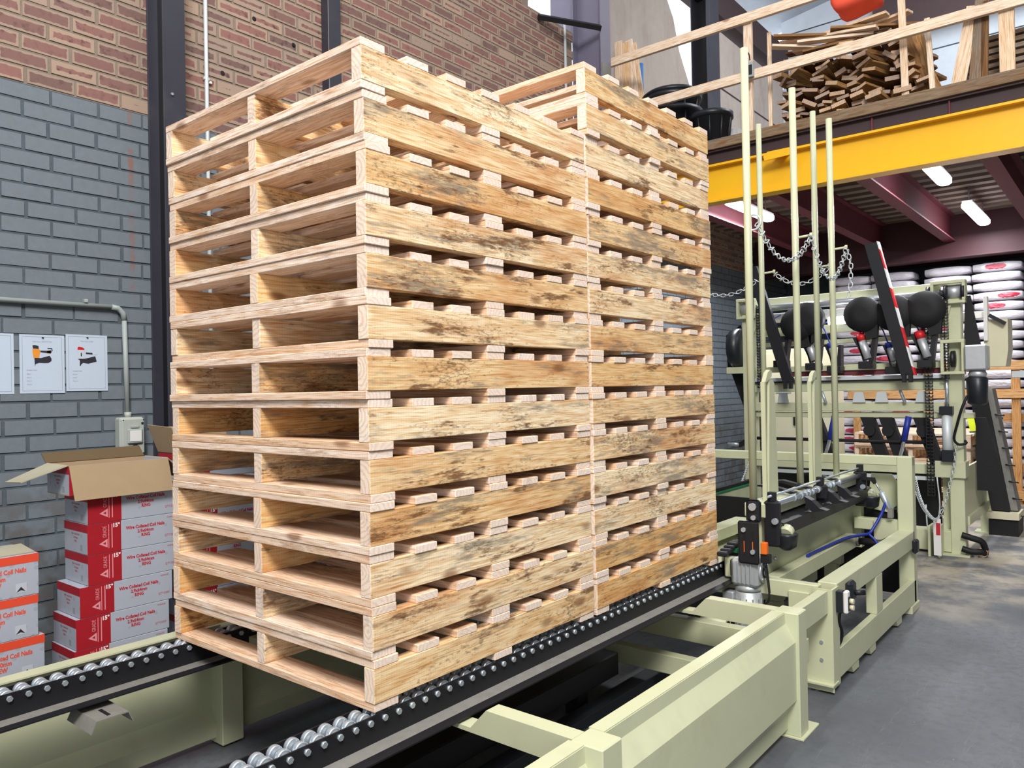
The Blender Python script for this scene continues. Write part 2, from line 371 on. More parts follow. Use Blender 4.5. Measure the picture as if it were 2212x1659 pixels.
def text(name, s, c, h, mat, parent, face='x', bold=0.0, roll=0.0, sx=1.0, align='CENTER'):
    """flat lettering (a thin mesh) facing +x, -y or +z; h is the letter height in metres"""
    key = (s, h, mat, bold, sx, align)
    if key not in TXT:
        cu = bpy.data.curves.new('t', 'FONT'); cu.body = s; cu.size = h / 0.72; cu.align_x = align; cu.align_y = 'CENTER'; cu.offset = bold; cu.resolution_u = 2; cu.space_line = 0.85
        ob = bpy.data.objects.new('t', cu); COL.objects.link(ob); bpy.context.view_layer.update()
        me = bpy.data.meshes.new_from_object(ob.evaluated_get(bpy.context.evaluated_depsgraph_get()))
        bpy.data.objects.remove(ob); me.transform(Matrix.Scale(sx, 4, (1, 0, 0))); me.materials.clear(); me.materials.append(MATS[mat]); TXT[key] = me
    o = link(bpy.data.objects.new(name, TXT[key]), parent, c)
    o.rotation_euler = {'x': Matrix.Rotation(math.pi / 2, 4, 'Z') @ Matrix.Rotation(math.pi / 2, 4, 'X'), '-y': Matrix.Rotation(math.pi / 2, 4, 'X'), 'z': Matrix()}[face].__matmul__(Matrix.Rotation(roll, 4, 'Z')).to_euler()
    return o

# ================================================================== SETTING
fl = box('floor', -4.0, 9.0, -7.0, 12.5, -0.1, 0.0, 'floor_concrete'); tag(fl, 'grey concrete workshop floor with sawdust and scratches', 'floor', kind='structure')
WX = -2.68
wl = thing('wall_left', 'long brick wall, grey paint below and bare brick above', 'wall', (WX, 0, 0)); wl['kind'] = 'structure'
box('mortar_lower', WX - 0.2, WX + 0.0, -5.0, 11.1, 0.0, 3.112, 'mortar_paint', wl)
box('mortar_upper', WX - 0.2, WX + 0.0, -5.0, 4.3, 3.112, 6.3, 'mortar_face', wl)
box('mortar_upper', WX - 0.2, WX + 0.0, 4.3, 5.02, 3.112, 5.12, 'mortar_face', wl)
box('mortar_upper', WX - 0.2, WX + 0.0, 5.02, 11.1, 3.112, 3.8, 'mortar_face', wl)
CP, BL, BH = 0.0865, 0.24, 0.0785
def brick_geo(cx, cy, cz, ly):
    h = (0.03, ly / 2, BH / 2); c = (cx - 0.025, cy, cz); bv = 0.003
    vs = []; lc = []
    for sx in (-1, 1):
        for sy, sz in ((-1, -1), (1, -1), (1, 1), (-1, 1)):
            b = bv if sx > 0 else 0
            p = (sx * h[0], sy * (h[1] - b), sz * (h[2] - b)); vs.append((c[0] + p[0], c[1] + p[1], c[2] + p[2])); lc.append((p[0], p[1] * 0.23 / ly, p[2]))
    fs = [(4, 5, 6, 7), (0, 1, 5, 4), (1, 2, 6, 5), (2, 3, 7, 6), (3, 0, 4, 7)]
    return vs, fs, lc
def brick_mesh(name, items, mat):
    V = []; F = []; L = []; Rn = []
    for (cx, cy, cz, ly) in items:
        vs, fs, lc = brick_geo(cx, cy, cz, ly); b = len(V); V += vs; L += lc; F += [tuple(i + b for i in f) for f in fs]; Rn += [random.random()] * 8
    me = bpy.data.meshes.new(name); me.from_pydata(V, [], F); me.materials.append(MATS[mat])
    a = me.attributes.new('lc', 'FLOAT_VECTOR', 'POINT'); a.data.foreach_set('vector', [x for l in L for x in l])
    r = me.attributes.new('rn', 'FLOAT', 'POINT'); r.data.foreach_set('value', Rn)
    return me
near = []; rest = {0: [], 1: []}
for row in range(0, 73):
    z = -0.002 + row * CP + CP / 2
    shift = (0 if row % 2 else BL / 2) + random.uniform(-0.012, 0.012)
    for i in range(-21, 47):
        y = 0.01 + i * BL + shift + random.uniform(-0.003, 0.003); ly = 0.232 + random.uniform(-0.004, 0.002)
        if y > 10.95 or y < -4.8: continue
        face = z > 3.112
        if face and y > 5.0 and z > 3.75: continue
        if face and y > 4.25 and z > 5.1: continue
        if z > 6.28: continue
        it = (WX, y, z, ly, face)
        d = (Vector((WX, y, z)) - CAM); pr = (d.dot(RIGHT) / d.dot(FWD), d.dot(UP) / d.dot(FWD)) if d.dot(FWD) > 0.3 else (9, 9)
        u, v = 1106 + FPX * pr[0], 829.5 - FPX * pr[1]
        seen = (-60 < u < 330 and -30 < v < 1230) or (398 < u < 790 and -30 < v and (v - 20) < 320 - (u - 398) * 0.55)
        near.append((d.length if seen else 99, it))
near.sort(key=lambda t: t[0])
shared = {0: None, 1: None}
for k, (dist, (x, y, z, ly, face)) in enumerate(near):
    if k < 298 and dist < 90:
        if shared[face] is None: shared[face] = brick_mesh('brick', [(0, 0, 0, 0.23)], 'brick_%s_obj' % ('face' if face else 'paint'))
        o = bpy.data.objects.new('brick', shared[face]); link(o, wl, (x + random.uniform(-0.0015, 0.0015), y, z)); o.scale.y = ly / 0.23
    else: rest[int(face)].append((x, y, z, ly))
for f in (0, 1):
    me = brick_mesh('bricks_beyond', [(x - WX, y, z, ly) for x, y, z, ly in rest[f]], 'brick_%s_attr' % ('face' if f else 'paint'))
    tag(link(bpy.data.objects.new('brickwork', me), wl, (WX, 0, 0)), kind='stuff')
prism('concrete_panel', [(5.25, 3.8), (7.74, 3.8), (7.74, 5.3), (7.42, 5.72), (7.28, 6.08), (6.95, 6.45), (5.25, 6.45)], 'x', WX - 0.15, WX, 'panel_concrete', wl)
prism('concrete_panel', [(8.15, 3.8), (11.1, 3.8), (11.1, 6.40), (8.15, 6.40)], 'x', WX - 0.15, WX, 'panel_concrete', wl)
for z in (4.75, 5.6): box('panel_joint', WX - 0.001, WX + 0.006, 8.16, 11.1, z, z + 0.02, 'beam_brown', wl)
wf = box('wall_front_blocker', -2.9, 1.3, -5.2, -5.0, 0.0, 7.4, 'mortar_paint'); tag(wf, 'unseen grey front wall added to block light beside the open roller door', 'wall', kind='structure')  # out-of-view wall added to keep sky light off the left side
wf2 = box('wall_front_blocker', 1.3, 9.0, -5.2, -5.0, 4.6, 9.2, 'mortar_paint'); tag(wf2, 'unseen painted wall added to cut sky light above the open roller door', 'wall', kind='structure')  # out-of-view wall added to narrow the opening that lets sky light in
wr = box('wall_right_blocker', 8.9, 9.0, -5.2, 11.3, 0.0, 9.2, 'mortar_paint'); tag(wr, 'unseen painted wall added to limit fill light across the aisle', 'wall', kind='structure')  # closed side wall out of view, added to cut the fill light
wb = thing('wall_back', 'far end wall, painted brick below pale sheeting', 'wall', (0, 11.1, 0)); wb['kind'] = 'structure'
box('lower_wall', WX, 8.5, 11.1, 11.3, 0, 3.15, 'mortar_paint', wb); box('upper_dark_wall', WX, 8.5, 11.1, 11.3, 3.15, 3.75, 'red_oxide_dark', wb)
for i, (z0, z1) in enumerate(((3.75, 4.6), (4.62, 5.45), (5.47, 6.3), (6.32, 7.15), (7.17, 8.2))): box('cladding_panel', WX, 8.5, 11.1, 11.2, z0, z1, 'gable_sheet', wb)
box('cladding_backing', WX, 8.5, 11.16, 11.3, 3.75, 8.2, 'beam_brown', wb)
rf = prism('ceiling', [(-2.95, 7.35), (9.0, 9.15), (9.0, 9.25), (-2.95, 7.45)], 'y', -7.0, 11.4, 'gable_sheet'); tag(rf, 'sloping sheet metal roof', 'roof', kind='structure')
t1 = box('trim_1', WX - 0.12, WX + 0.1, 5.3, 11.1, 6.52, 6.92, 'beam_brown'); tag(t1, 'dark brown eaves beam along the top of the wall', 'beam', kind='structure')
t2 = box('trim_2', hit(1885, 40, 1, 10.75).x, 8.0, 10.75, 10.95, 6.62, 7.15, 'beam_brown'); tag(t2, 'dark beam across the end wall', 'beam', kind='structure')

# steel columns against the left wall
def hcol(label, xf, y0, y1, z1, mat, tf=0.012, z0=0.0):
    t = thing('steel_column', label, 'column', (xf, (y0 + y1) / 2, z0)); ym = (y0 + y1) / 2
    box('flange', xf - tf, xf, y0, y1, z0, z1, mat, t, 0.002); box('flange', WX + 0.008, WX + 0.008 + tf, y0, y1, z0, z1, mat, t, 0.002); box('web', WX + 0.008 + tf, xf - tf, ym - 0.005, ym + 0.005, z0, z1, 'black_steel' if mat == 'col_paint' else mat, t)
    return t
c1 = hcol('black steel I-column against the wall beside the grey switch', -2.48, 0.652, 0.783, 6.3, 'col_paint')
for z in (1.75, 2.05, 2.5, 2.62, 3.2): cyl('bolt_head', (-2.481, 0.70, z), (-2.472, 0.70, z), 0.008, 'zinc', c1, 8)
c2 = box('steel_column', WX + 0.008, -2.59, 1.89, 2.0, 0, 6.3, 'col_paint', bev=0.004); tag(c2, 'narrow dark steel column between bare brick panels', 'column')
c3 = hcol('wide purple-grey steel column at the end of the brick wall', -2.33, 5.02, 5.2, 6.9, 'col_purple')
box('web_extension', -3.0, WX + 0.008, 5.105, 5.115, 5.13, 6.9, 'col_purple', c3)
box('cleat_plate', -2.335, -2.322, 5.03, 5.19, 4.55, 4.72, 'dusty_steel', c3)
c4 = hcol('dark steel column between concrete wall panels above the mezzanine', -2.45, 7.74, 8.12, 6.6, 'col_paint', z0=3.80)
st = cyl('diagonal_strut', hit(1163, 36, 0, -2.655), hit(1297, 60, 1, 5.01), 0.032, 'black_steel', None, 4); tag(st, 'short black strut bracing the purple-grey column', 'strut')

# ================================================================== CONVEYOR
RZ = 0.55                                   # roller level
cv = thing('roller_conveyor', 'pale green skate-wheel conveyor carrying both pallet stacks', 'conveyor', (-0.37, 1.0, 0))
hatR = [(0.518, 0.515), (0.564, 0.515), (0.564, 0.473), (0.606, 0.405), (0.606, 0.165), (0.566, 0.10), (0.566, 0.035)]
hatL = [(-1.32 - (x - 0.57), z) for x, z in hatR]
for (ya, yb) in ((-2.2, 0.25), (0.35, 1.76)):
    sheet('side_beam', hatR, 'y', ya, yb, 0.006, 'green_paint', cv)
    sheet('side_beam', [(-x - 0.75, z) for x, z in hatR], 'y', ya, yb, -0.006, 'green_paint', cv)
box('top_flange', 0.515, 0.566, -2.2, 0.25, 0.512, 0.523, 'green_paint', cv); box('top_flange', 0.515, 0.566, 0.35, 1.76, 0.512, 0.523, 'green_paint', cv)
box('top_flange', -1.365, -1.282, -2.2, 0.25, 0.500, 0.512, 'green_paint', cv); box('top_flange', -1.365, -1.282, 0.35, 2.3, 0.500, 0.512, 'green_paint', cv)
def floor_post(x0, y0, h, side):
    p = box('post', x0, x0 + 0.105, y0, y0 + 0.10, 0.008, h, 'green_paint', cv, 0.004)
    if side < 0: return
    box('foot_plate', x0 - 0.015, x0 + 0.12, y0 - 0.01, y0 + 0.19, 0, 0.010, 'green_paint', p, 0.002)
    cyl('anchor_bolt', (x0 + 0.07, y0 + 0.145, 0.01), (x0 + 0.07, y0 + 0.145, 0.07), 0.010, 'zinc', p, 8); cyl('anchor_nut', (x0 + 0.07, y0 + 0.145, 0.055), (x0 + 0.07, y0 + 0.145, 0.07), 0.017, 'zinc', p, 6)
for y in (-1.25, 0.25, 1.76): floor_post(0.52, y, 0.524, 1); floor_post(-1.372, y, 0.512, -1)
for y in (-1.25, 0.26, 1.77):
    prism('cross_beam', [(-1.268, 0.44), (0.52, 0.44), (0.52, 0.522), (0.205, 0.522), (0.14, 0.454), (-0.9, 0.454), (-0.96, 0.505), (-1.268, 0.505)], 'y', y, y + 0.06, 'green_paint', cv)
for y, z0, z1 in ((1.86, 0.10, 0.19), (2.02, 0.22, 0.33)): box('lower_cross_beam', -1.26, 0.56, y, y + 0.06, z0, z1, 'green_paint', cv, 0.003)
cyl('pipe_stub', (0.02, 2.12, 0.30), (0.155, 2.12, 0.30), 0.036, 'green_paint', cv, 14); cyl('pipe_bore', (0.153, 2.12, 0.30), (0.157, 2.12, 0.30), 0.026, 'black_rough', cv, 14)
def link_bar(): return prism('link_bar', [(1.855, 0.39), (2.31, 0.39), (2.31, 0.495), (1.855, 0.495)], 'x', 0.53, 0.575, 'green_paint', cv)
link_bar()
def wheel_mesh():
    me = lathe('skate_wheel', [(0.008, -0.0115), (0.014, -0.0115), (0.0155, -0.009), (0.019, -0.009), (0.0225, -0.008), (0.0235, -0.004), (0.0235, 0.004), (0.0225, 0.008), (0.019, 0.009), (0.0155, 0.009), (0.014, 0.0115), (0.008, 0.0115)], (0, 0, 0), 'x', 'zinc', None, 18)
    d = me.data; bpy.data.objects.remove(me); return d
WM = wheel_mesh()
def bolt_mesh():
    o = cyl('axle_bolt', (-0.006, 0, 0), (0.006, 0, 0), 0.0095, 'zinc', None, 6); d = o.data; bpy.data.objects.remove(o)
    return d
BM = bolt_mesh()
AX = RZ - 0.0236
def rail(xw, ya, yb, first, wheel_from, wheel_to):
    r = sheet('rail', [(xw, 0.546), (xw, 0.462), (xw + 0.098, 0.462)], 'y', ya, yb, 0.005, 'black_steel', cv)
    box('flange_dust', xw + 0.002, xw + 0.096, ya, yb, 0.4625, 0.4665, 'dusty_steel', r)
    box('rail_back', xw - 0.088, xw - 0.083, ya, yb, 0.462, 0.540, 'black_steel', r)
    box('rail_floor', xw - 0.088, xw, ya, yb, 0.456, 0.462, 'black_steel', r)
    y = first
    while y < wheel_to:
        if y > wheel_from:
            for dx in (-0.024, -0.062): link(bpy.data.objects.new('skate_wheel', WM), r, (xw + dx, y, AX))
            link(bpy.data.objects.new('axle_bolt', BM), r, (xw + 0.007, y, AX + 0.003))
        y += 0.0545
    return r
def rail_right(xw): return rail(xw, -2.2, 2.44, -0.02 - 0.0545 * 36, -2.0, 2.42)
rail_right(0.001); rail(-1.075, -2.2, 2.44, -0.049 - 0.0545 * 36, -2.05, 1.0)
def slot_bracket():
    y0 = -0.42; x0 = -1.075
    b = sheet('channel_bracket', [(y0, 0.40), (y0 + 0.015, 0.435), (y0 + 0.115, 0.435), (y0 + 0.13, 0.40)], 'x', x0, x0 + 0.19, 0.004, 'dusty_steel', cv)
    box('slot', x0 + 0.10, x0 + 0.17, y0 + 0.055, y0 + 0.067, 0.4395, 0.4402, 'black_rough', b)
slot_bracket()
box('black_box_beam', -0.33, -0.24, -1.6, 1.74, 0.09, 0.2, 'black_steel', cv, 0.006)
for y in (-1.0, 1.4): box('beam_support', -0.32, -0.25, y, y + 0.08, 0.0, 0.09, 'black_steel', cv)
fb = box('steel_bar', -0.235, -0.15, -1.2, 2.1, 0.0, 0.05, 'floor_mat_black', bev=0.003); tag(fb, 'long dark flat bar lying on the floor under the conveyor', 'bar')
fb = box('steel_bar', 0.16, 0.25, -1.4, 1.25, 0.0, 0.035, 'floor_mat_black', bev=0.003); tag(fb, 'thin dark bar on the floor beside the folded side beam', 'bar')

# ================================================================== PALLETS
DT, SH = 0.0258, 0.1009; PITCH = 2 * DT + SH; PW = 1.165
ORD = ['bottom', 'second', 'third', 'fourth', 'fifth', 'sixth', 'seventh', 'eighth', 'ninth', 'tenth', 'eleventh', 'twelfth', 'thirteenth', 'fourteenth', 'fifteenth']
def pallet(x1, y0, z0, label, group, jit=0.004):
    dx = random.uniform(-jit, jit); dy = random.uniform(-jit, jit)
    t = thing('pallet', label, 'pallet', (x1 - PW / 2 + dx, y0 + PW / 2 + dy, z0), group); X = x1 + dx; Y = y0 + dy; j = lambda a=0.0025: random.uniform(-a, a)
    for xs in (X - 0.0225, X - 0.5825, X - PW + 0.0225): board('stringer', (xs + j(0.0015), Y + PW / 2 + j(), z0 + DT + SH / 2), PW, SH, 0.045, 'ys', 'pine_stringer', t)
    for i in range(7): board('deck_board', (X - PW / 2 + j(0.004), Y + 0.0475 + i * (PW - 0.095) / 6 + j(0.004), z0 + DT + SH + DT / 2), PW, 0.095, DT - 0.0004, 'x', 'pine_deck', t, 0.002)
    for i in (0, 3, 6): board('bottom_board', (X - PW / 2 + j(0.004), Y + 0.0475 + i * (PW - 0.095) / 6 + j(0.004), z0 + DT / 2), PW, 0.095, DT - 0.0004, 'x', 'pine_deck', t, 0.002)
    return t
for n in range(13):
    pos = 'at the bottom' if n == 0 else ('on top' if n == 12 else '%s from the bottom' % ORD[n])
    pallet(0.0, 0.0, RZ + n * PITCH, 'new pine pallet %s of the shorter stack, clear of the gearmotor' % pos, 'pallets in the shorter stack')
for n in range(15):
    pos = 'at the bottom' if n == 0 else ('on top' if n == 14 else '%s from the bottom' % ORD[n])
    pallet(0.0 + (0.006 if n < 6 else 0.0), PW + 0.016, RZ + n * PITCH, 'new pine pallet %s of the taller stack, beside the gearmotor' % pos, 'pallets in the taller stack')
for n in range(6): pallet(0.35, 7.9, n * PITCH, 'finished pallet %s in the low pile behind the nailing machine' % ('at the bottom' if n == 0 else 'on top' if n == 5 else ORD[n] + ' from the bottom'), 'pallets behind the nailing machine', 0.02)

# ================================================================== WALL FITTINGS
cn = thing('electrical_conduit', 'grey plastic conduit running along the painted wall and down to the switch', 'conduit', (WX + 0.02, 0.4, 1.9))
zc = 1.985; r = 0.0135; xc = WX + 0.024
tube('conduit_run', [(xc, -2.2, zc), (xc, 0.43, zc)], r, 'conduit_grey', cn, 10); tube('elbow', [(xc, 0.425, zc), (xc, 0.46, zc - 0.005), (xc, 0.487, zc - 0.03), (xc, 0.493, zc - 0.07)], r + 0.002, 'conduit_grey', cn, 10)
tube('conduit_drop', [(xc, 0.493, zc - 0.06), (xc, 0.505, 1.38)], r, 'conduit_grey', cn, 10); cyl('coupling', (xc, 0.505, 1.37), (xc, 0.505, 1.40), r + 0.005, 'switch_grey', cn, 10)
for y in (-0.4, 0.28): box('saddle_clip', xc - 0.017, xc + 0.016, y, y + 0.02, zc + 0.012, zc + 0.032, 'conduit_grey', cn, 0.003)
sw = thing('isolator_switch', 'grey weatherproof switch box with clear flap on the painted wall', 'switch', (WX + 0.04, 0.505, 1.14))
box('back_box', WX + 0.007, WX + 0.075, 0.438, 0.572, 1.14, 1.372, 'switch_grey', sw, 0.01); box('front_cover', WX + 0.075, WX + 0.088, 0.445, 0.568, 1.165, 1.365, 'switch_grey', sw, 0.006); box('base_tab', WX + 0.06, WX + 0.082, 0.452, 0.562, 1.11, 1.155, 'switch_grey', sw, 0.004)
fl2 = box('flap_frame', WX + 0.088, WX + 0.102, 0.470, 0.553, 1.225, 1.308, 'conduit_grey', sw, 0.006); box('clear_window', WX + 0.102, WX + 0.105, 0.48, 0.543, 1.238, 1.298, 'white_paint', fl2, 0.001)
box('flap_hinge', WX + 0.088, WX + 0.10, 0.49, 0.533, 1.312, 1.325, 'conduit_grey', sw, 0.002); box('latch', WX + 0.09, WX + 0.104, 0.50, 0.522, 1.208, 1.226, 'black_plastic', sw, 0.003)
cyl('cover_screw', (WX + 0.087, 0.555, 1.337), (WX + 0.091, 0.555, 1.337), 0.007, 'ink_dark', sw, 8)
for yy, zz in ((0.452, 1.357), (0.561, 1.357), (0.452, 1.172), (0.561, 1.172)): cyl('corner_screw', (WX + 0.087, yy, zz), (WX + 0.0895, yy, zz), 0.0035, 'ink_dark', sw, 6)
vc = thing('electrical_conduit', 'thin pale conduit running vertically up the bare brick wall', 'conduit', (WX + 0.02, 1.01, 0))
cyl('pipe', (WX + 0.022, 1.012, 0.0), (WX + 0.022, 1.012, 6.0), 0.0125, 'galv', vc, 10)
for z in (3.42, 1.6): b = box('clip', WX + 0.008, WX + 0.03, 0.995, 1.03, z, z + 0.02, 'galv', vc, 0.003); box('clip_tail', WX + 0.005, WX + 0.022, 1.03, 1.05, z - 0.012, z + 0.004, 'white_paint', vc, 0.002)
v2 = thing('electrical_conduit', 'thin pale conduit near the purple-grey column', 'conduit', (WX + 0.02, 4.86, 0)); cyl('pipe', (WX + 0.03, 4.86, 0.0), (WX + 0.03, 4.86, 5.15), 0.014, 'galv', v2, 10)
for yy, zz in ((0.86, 3.52), (1.13, 3.505), (1.36, 3.93), (1.66, 3.86)):
    h = lathe('wall_hole', [(0.004, 0.0), (0.016, 0.002), (0.011, 0.004)], (WX + 0.004, yy, zz), 'x', 'black_rough', None, 9); h['kind'] = 'structure'; h.name = 'trim_hole'; h['label'] = 'old bolt hole in the bare brick'; h['category'] = 'hole'

def poster(y0, y1, z0, z1, label, kind):
    p = thing('poster', label, 'poster', (WX + 0.008, (y0 + y1) / 2, z0)); X = WX + 0.0075
    box('sheet', X, X + 0.0012, y0, y1, z0, z1, 'paper', p)
    X += 0.0016; m = 0.012
    for a in ((y0 + m, y1 - m, z0 + m, z0 + m + 0.0015), (y0 + m, y1 - m, z1 - m, z1 - m + 0.0015), (y0 + m, y0 + m + 0.0015, z0 + m, z1 - m), (y1 - m - 0.0015, y1 - m, z0 + m, z1 - m)): box('border_line', X, X + 0.0002, *a, 'ink_grey', p)
    cyl('pin', (X, (y0 + y1) / 2, z1 - 0.014), (X + 0.006, (y0 + y1) / 2 + 0.004, z1 - 0.016), 0.0035, 'ink_dark', p, 8)
    def shp(nm, pts, mat): prism(nm, [(y0 + a, z0 + b) for a, b in pts], 'x', X, X + 0.0004, mat, p)
    if kind == 'blank': return
    yc = (y0 + y1) / 2
    text('heading', 'Nail Gun: BOSTITCH' if kind == 1 else 'Nail Gun: JN90', (X + 0.0003, yc, z1 - 0.036), 0.0075, 'ink_grey', p)
    if kind == 1:
        shp('gun_cap', [(0.062, 0.232), (0.060, 0.247), (0.066, 0.250), (0.076, 0.249), (0.088, 0.245), (0.089, 0.231)], 'ink_dark'); shp('gun_body', [(0.060, 0.231), (0.090, 0.230), (0.098, 0.218), (0.093, 0.205), (0.090, 0.183), (0.064, 0.184), (0.060, 0.21)], 'gun_orange')
        shp('gun_handle', [(0.096, 0.222), (0.098, 0.213), (0.145, 0.208), (0.150, 0.215), (0.148, 0.225), (0.128, 0.222)], 'ink_dark'); shp('gun_tail', [(0.128, 0.221), (0.146, 0.222), (0.144, 0.206), (0.128, 0.208)], 'gun_orange'); shp('gun_hook', [(0.130, 0.236), (0.152, 0.236), (0.155, 0.222), (0.151, 0.222), (0.149, 0.232), (0.130, 0.232)], 'ink_dark')
        shp('gun_magazine', [(0.068, 0.184), (0.098, 0.183), (0.140, 0.196), (0.149, 0.180), (0.148, 0.168), (0.134, 0.158), (0.115, 0.157), (0.090, 0.158), (0.074, 0.152), (0.070, 0.141)], 'ink_dark')
    else:
        shp('gun_cap', [(0.058, 0.222), (0.059, 0.236), (0.066, 0.239), (0.082, 0.236), (0.093, 0.228), (0.093, 0.222)], 'red_plastic'); shp('gun_body', [(0.058, 0.221), (0.094, 0.221), (0.093, 0.200), (0.090, 0.174), (0.064, 0.174)], 'gun_silver'); shp('gun_mark', [(0.074, 0.206), (0.079, 0.206), (0.079, 0.187), (0.074, 0.187)], 'ink_pink')
        shp('gun_handle', [(0.100, 0.209), (0.100, 0.200), (0.134, 0.198), (0.134, 0.207)], 'ink_dark'); shp('gun_tail', [(0.134, 0.210), (0.160, 0.203), (0.158, 0.198), (0.134, 0.196)], 'gun_silver')
        shp('gun_magazine', [(0.060, 0.173), (0.092, 0.174), (0.148, 0.189), (0.155, 0.160), (0.112, 0.148), (0.085, 0.152), (0.076, 0.144), (0.072, 0.135), (0.068, 0.136), (0.069, 0.165)], 'ink_dark')
    text('list_title', 'Suitable Nails', (X + 0.0003, y0 + 0.032, z0 + 0.120 - (0 if kind == 1 else 0.012)), 0.0062, 'ink_grey', p, align='LEFT')
    for i, s in enumerate(('38x2.1', '50x2.1', '45x2.5', '57x2.3') if kind == 1 else ('57x2.8', '64x2.9', '75x3.06')): text('list_line', s, (X + 0.0003, y0 + 0.032, z0 + 0.100 - i * 0.018 - (0 if kind == 1 else 0.010)), 0.006, 'ink_grey', p, align='LEFT')
poster(-0.265, -0.050, 1.512, 1.818, 'blank-looking white sheet pinned beside the two nail gun sheets', 'blank')
poster(-0.025, 0.187, 1.513, 1.817, 'pinned white sheet showing an orange and black nail gun', 1)
poster(0.194, 0.406, 1.522, 1.826, 'pinned white sheet showing a silver nail gun with red cap', 2)

# ================================================================== CARTONS
def carton(x1, y0, z0, L, D, Ht, label, group, style, open_top=False):
    t = thing('carton', label, 'carton', (x1 - D / 2, y0 + L / 2, z0), group); red = style == 'red'; band = 'carton_red' if red else 'carton_orange'; ink = 'ink_red' if red else 'ink_orange'
    e = 0.0006
    if open_top:
        th = 0.004
        box('base_panel', x1 - D, x1, y0, y0 + L, z0, z0 + th, 'card', t); box('front_panel', x1 - th, x1, y0, y0 + L, z0 + th, z0 + Ht, 'carton_print', t); box('back_panel', x1 - D, x1 - D + th, y0, y0 + L, z0 + th, z0 + Ht, 'card', t)
        box('end_panel', x1 - D + th, x1 - th, y0, y0 + th, z0 + th, z0 + Ht, 'carton_print', t); box('end_panel', x1 - D + th, x1 - th, y0 + L - th, y0 + L, z0 + th, z0 + Ht, 'carton_print', t)
    else: box('body', x1 - D, x1, y0, y0 + L, z0, z0 + Ht - 0.001, 'carton_print', t, 0.002)
    if red:
        box('red_band', x1, x1 + e, y0, y0 + L * 0.35, z0 + 0.0005, z0 + Ht - 0.0015, band, t); box('end_red_band', x1 - D, x1 + e, y0 - e, y0, z0 + Ht * 0.72, z0 + Ht - 0.0015, band, t)
        ya = y0 + L * 0.12; zb = z0 + Ht * 0.16; x = x1 + e
        tri = lambda nm, pts, m, q: prism(nm, [(ya + a * 0.035, zb + b * 0.035) for a, b in pts], 'x', x, x + q, m, t)
        tri('logo_triangle', [(0, 0.55), (1.0, 0.0), (1.0, 1.1)], 'ink_pink', 0.0004); tri('logo_counter', [(0.42, 0.56), (0.78, 0.38), (0.78, 0.74)], 'carton_red', 0.0008); tri('logo_bar', [(1.12, -0.1), (1.2, -0.1), (1.2, 2.9), (1.12, 2.9)], 'ink_pink', 0.0004); tri('logo_small_line', [(1.5, -0.1), (1.62, -0.1), (1.62, 2.9), (1.5, 2.9)], 'ink_pink', 0.0004)
        text('logo_word', 'GRADE', (x + 0.0005, ya + 0.024, zb + 0.070), 0.016, 'ink_pink', t, roll=math.pi / 2, sx=0.72)
        text('angle_mark', '15\u00b0', (x + 0.0005, y0 + L * 0.30, z0 + Ht * 0.86), 0.017, 'ink_white', t, bold=0.001)
        yc = y0 + L * 0.62
        for s, hh, zz in (('Wire Collated Coil Nails', 0.0145, 0.70), ('2.9x64mm', 0.0145, 0.545), ('RING', 0.0145, 0.40)): text('print_line', s, (x1 + e, yc, z0 + Ht * zz), hh, ink, t, bold=0.0008, sx=0.86)
        text('quantity_print', 'QTY:5000', (x1 + e, y0 + L * 0.90, z0 + Ht * 0.26), 0.0105, ink, t, sx=0.85); text('small_logo', 'AGRADE', (x1 + e, y0 + L * 0.91, z0 + Ht * 0.88), 0.007, ink, t)
        for s, hh, zz in (('Wire Collated Nails', 0.009, 0.62), ('2.9x64mm', 0.010, 0.50), ('RING', 0.010, 0.38)): text('end_print', s, (x1 - D * 0.5, y0 - e, z0 + Ht * zz), hh, ink, t, face='-y', sx=0.8)
        box('barcode', x1 - D * 0.3, x1 - D * 0.2, y0 - e, y0, z0 + Ht * 0.1, z0 + Ht * 0.3, 'ink_grey', t)
    else:
        box('orange_band', x1, x1 + e, y0, y0 + L, z0 + Ht * 0.79, z0 + Ht - 0.0015, band, t); box('end_orange_band', x1 - D, x1, y0 + L, y0 + L + e, z0 + Ht * 0.79, z0 + Ht - 0.0015, band, t)
        yc = y0 + L - 0.17
        for s, hh, zz in (('Wire Collated Coil Nails', 0.0185, 0.63), ('3.2 x 90mm', 0.0185, 0.48), ('SCREW', 0.0185, 0.34)): text('print_line', s, (x1 + e, yc + (0.02 if zz > 0.6 else 0.0), z0 + Ht * zz), hh, ink, t, bold=0.0010, sx=0.80)
        box('symbol_box', x1, x1 + e, y0 + L - 0.085, y0 + L - 0.045, z0 + Ht * 0.10, z0 + Ht * 0.32, 'carton_white', t); prism('symbol_arrow', [(y0 + L - 0.083, z0 + Ht * 0.12), (y0 + L - 0.066, z0 + Ht * 0.24), (y0 + L - 0.05, z0 + Ht * 0.12), (y0 + L - 0.066, z0 + Ht * 0.16)], 'x', x1, x1 + 2 * e, 'ink_dark', t)
        text('band_print', 'AGRADE', (x1 + 2 * e, y0 + L - 0.28, z0 + Ht * 0.88), 0.014, 'ink_pink', t)
    return t
CH = 0.1335; XF = -1.80
lefts = [-0.115, -0.125, -0.12, -0.112, -0.095, -0.060, -0.061, -0.058]
names = ['at the floor'] + [o_ + ' from the floor' for o_ in ('second', 'third', 'fourth', 'fifth', 'sixth', 'seventh', 'eighth')]
for k, y in enumerate(lefts): carton(XF, y, k * CH, 0.408, 0.243, CH, 'red and white nail carton %s, under the splayed open carton' % names[k], 'cartons under the splayed open carton', 'red')
oc = carton(XF + 0.012, -0.135, 8 * CH, 0.43, 0.235, 0.128, 'open red and white nail carton with tan flaps splayed, topping its stack', 'open cartons', 'red', True)
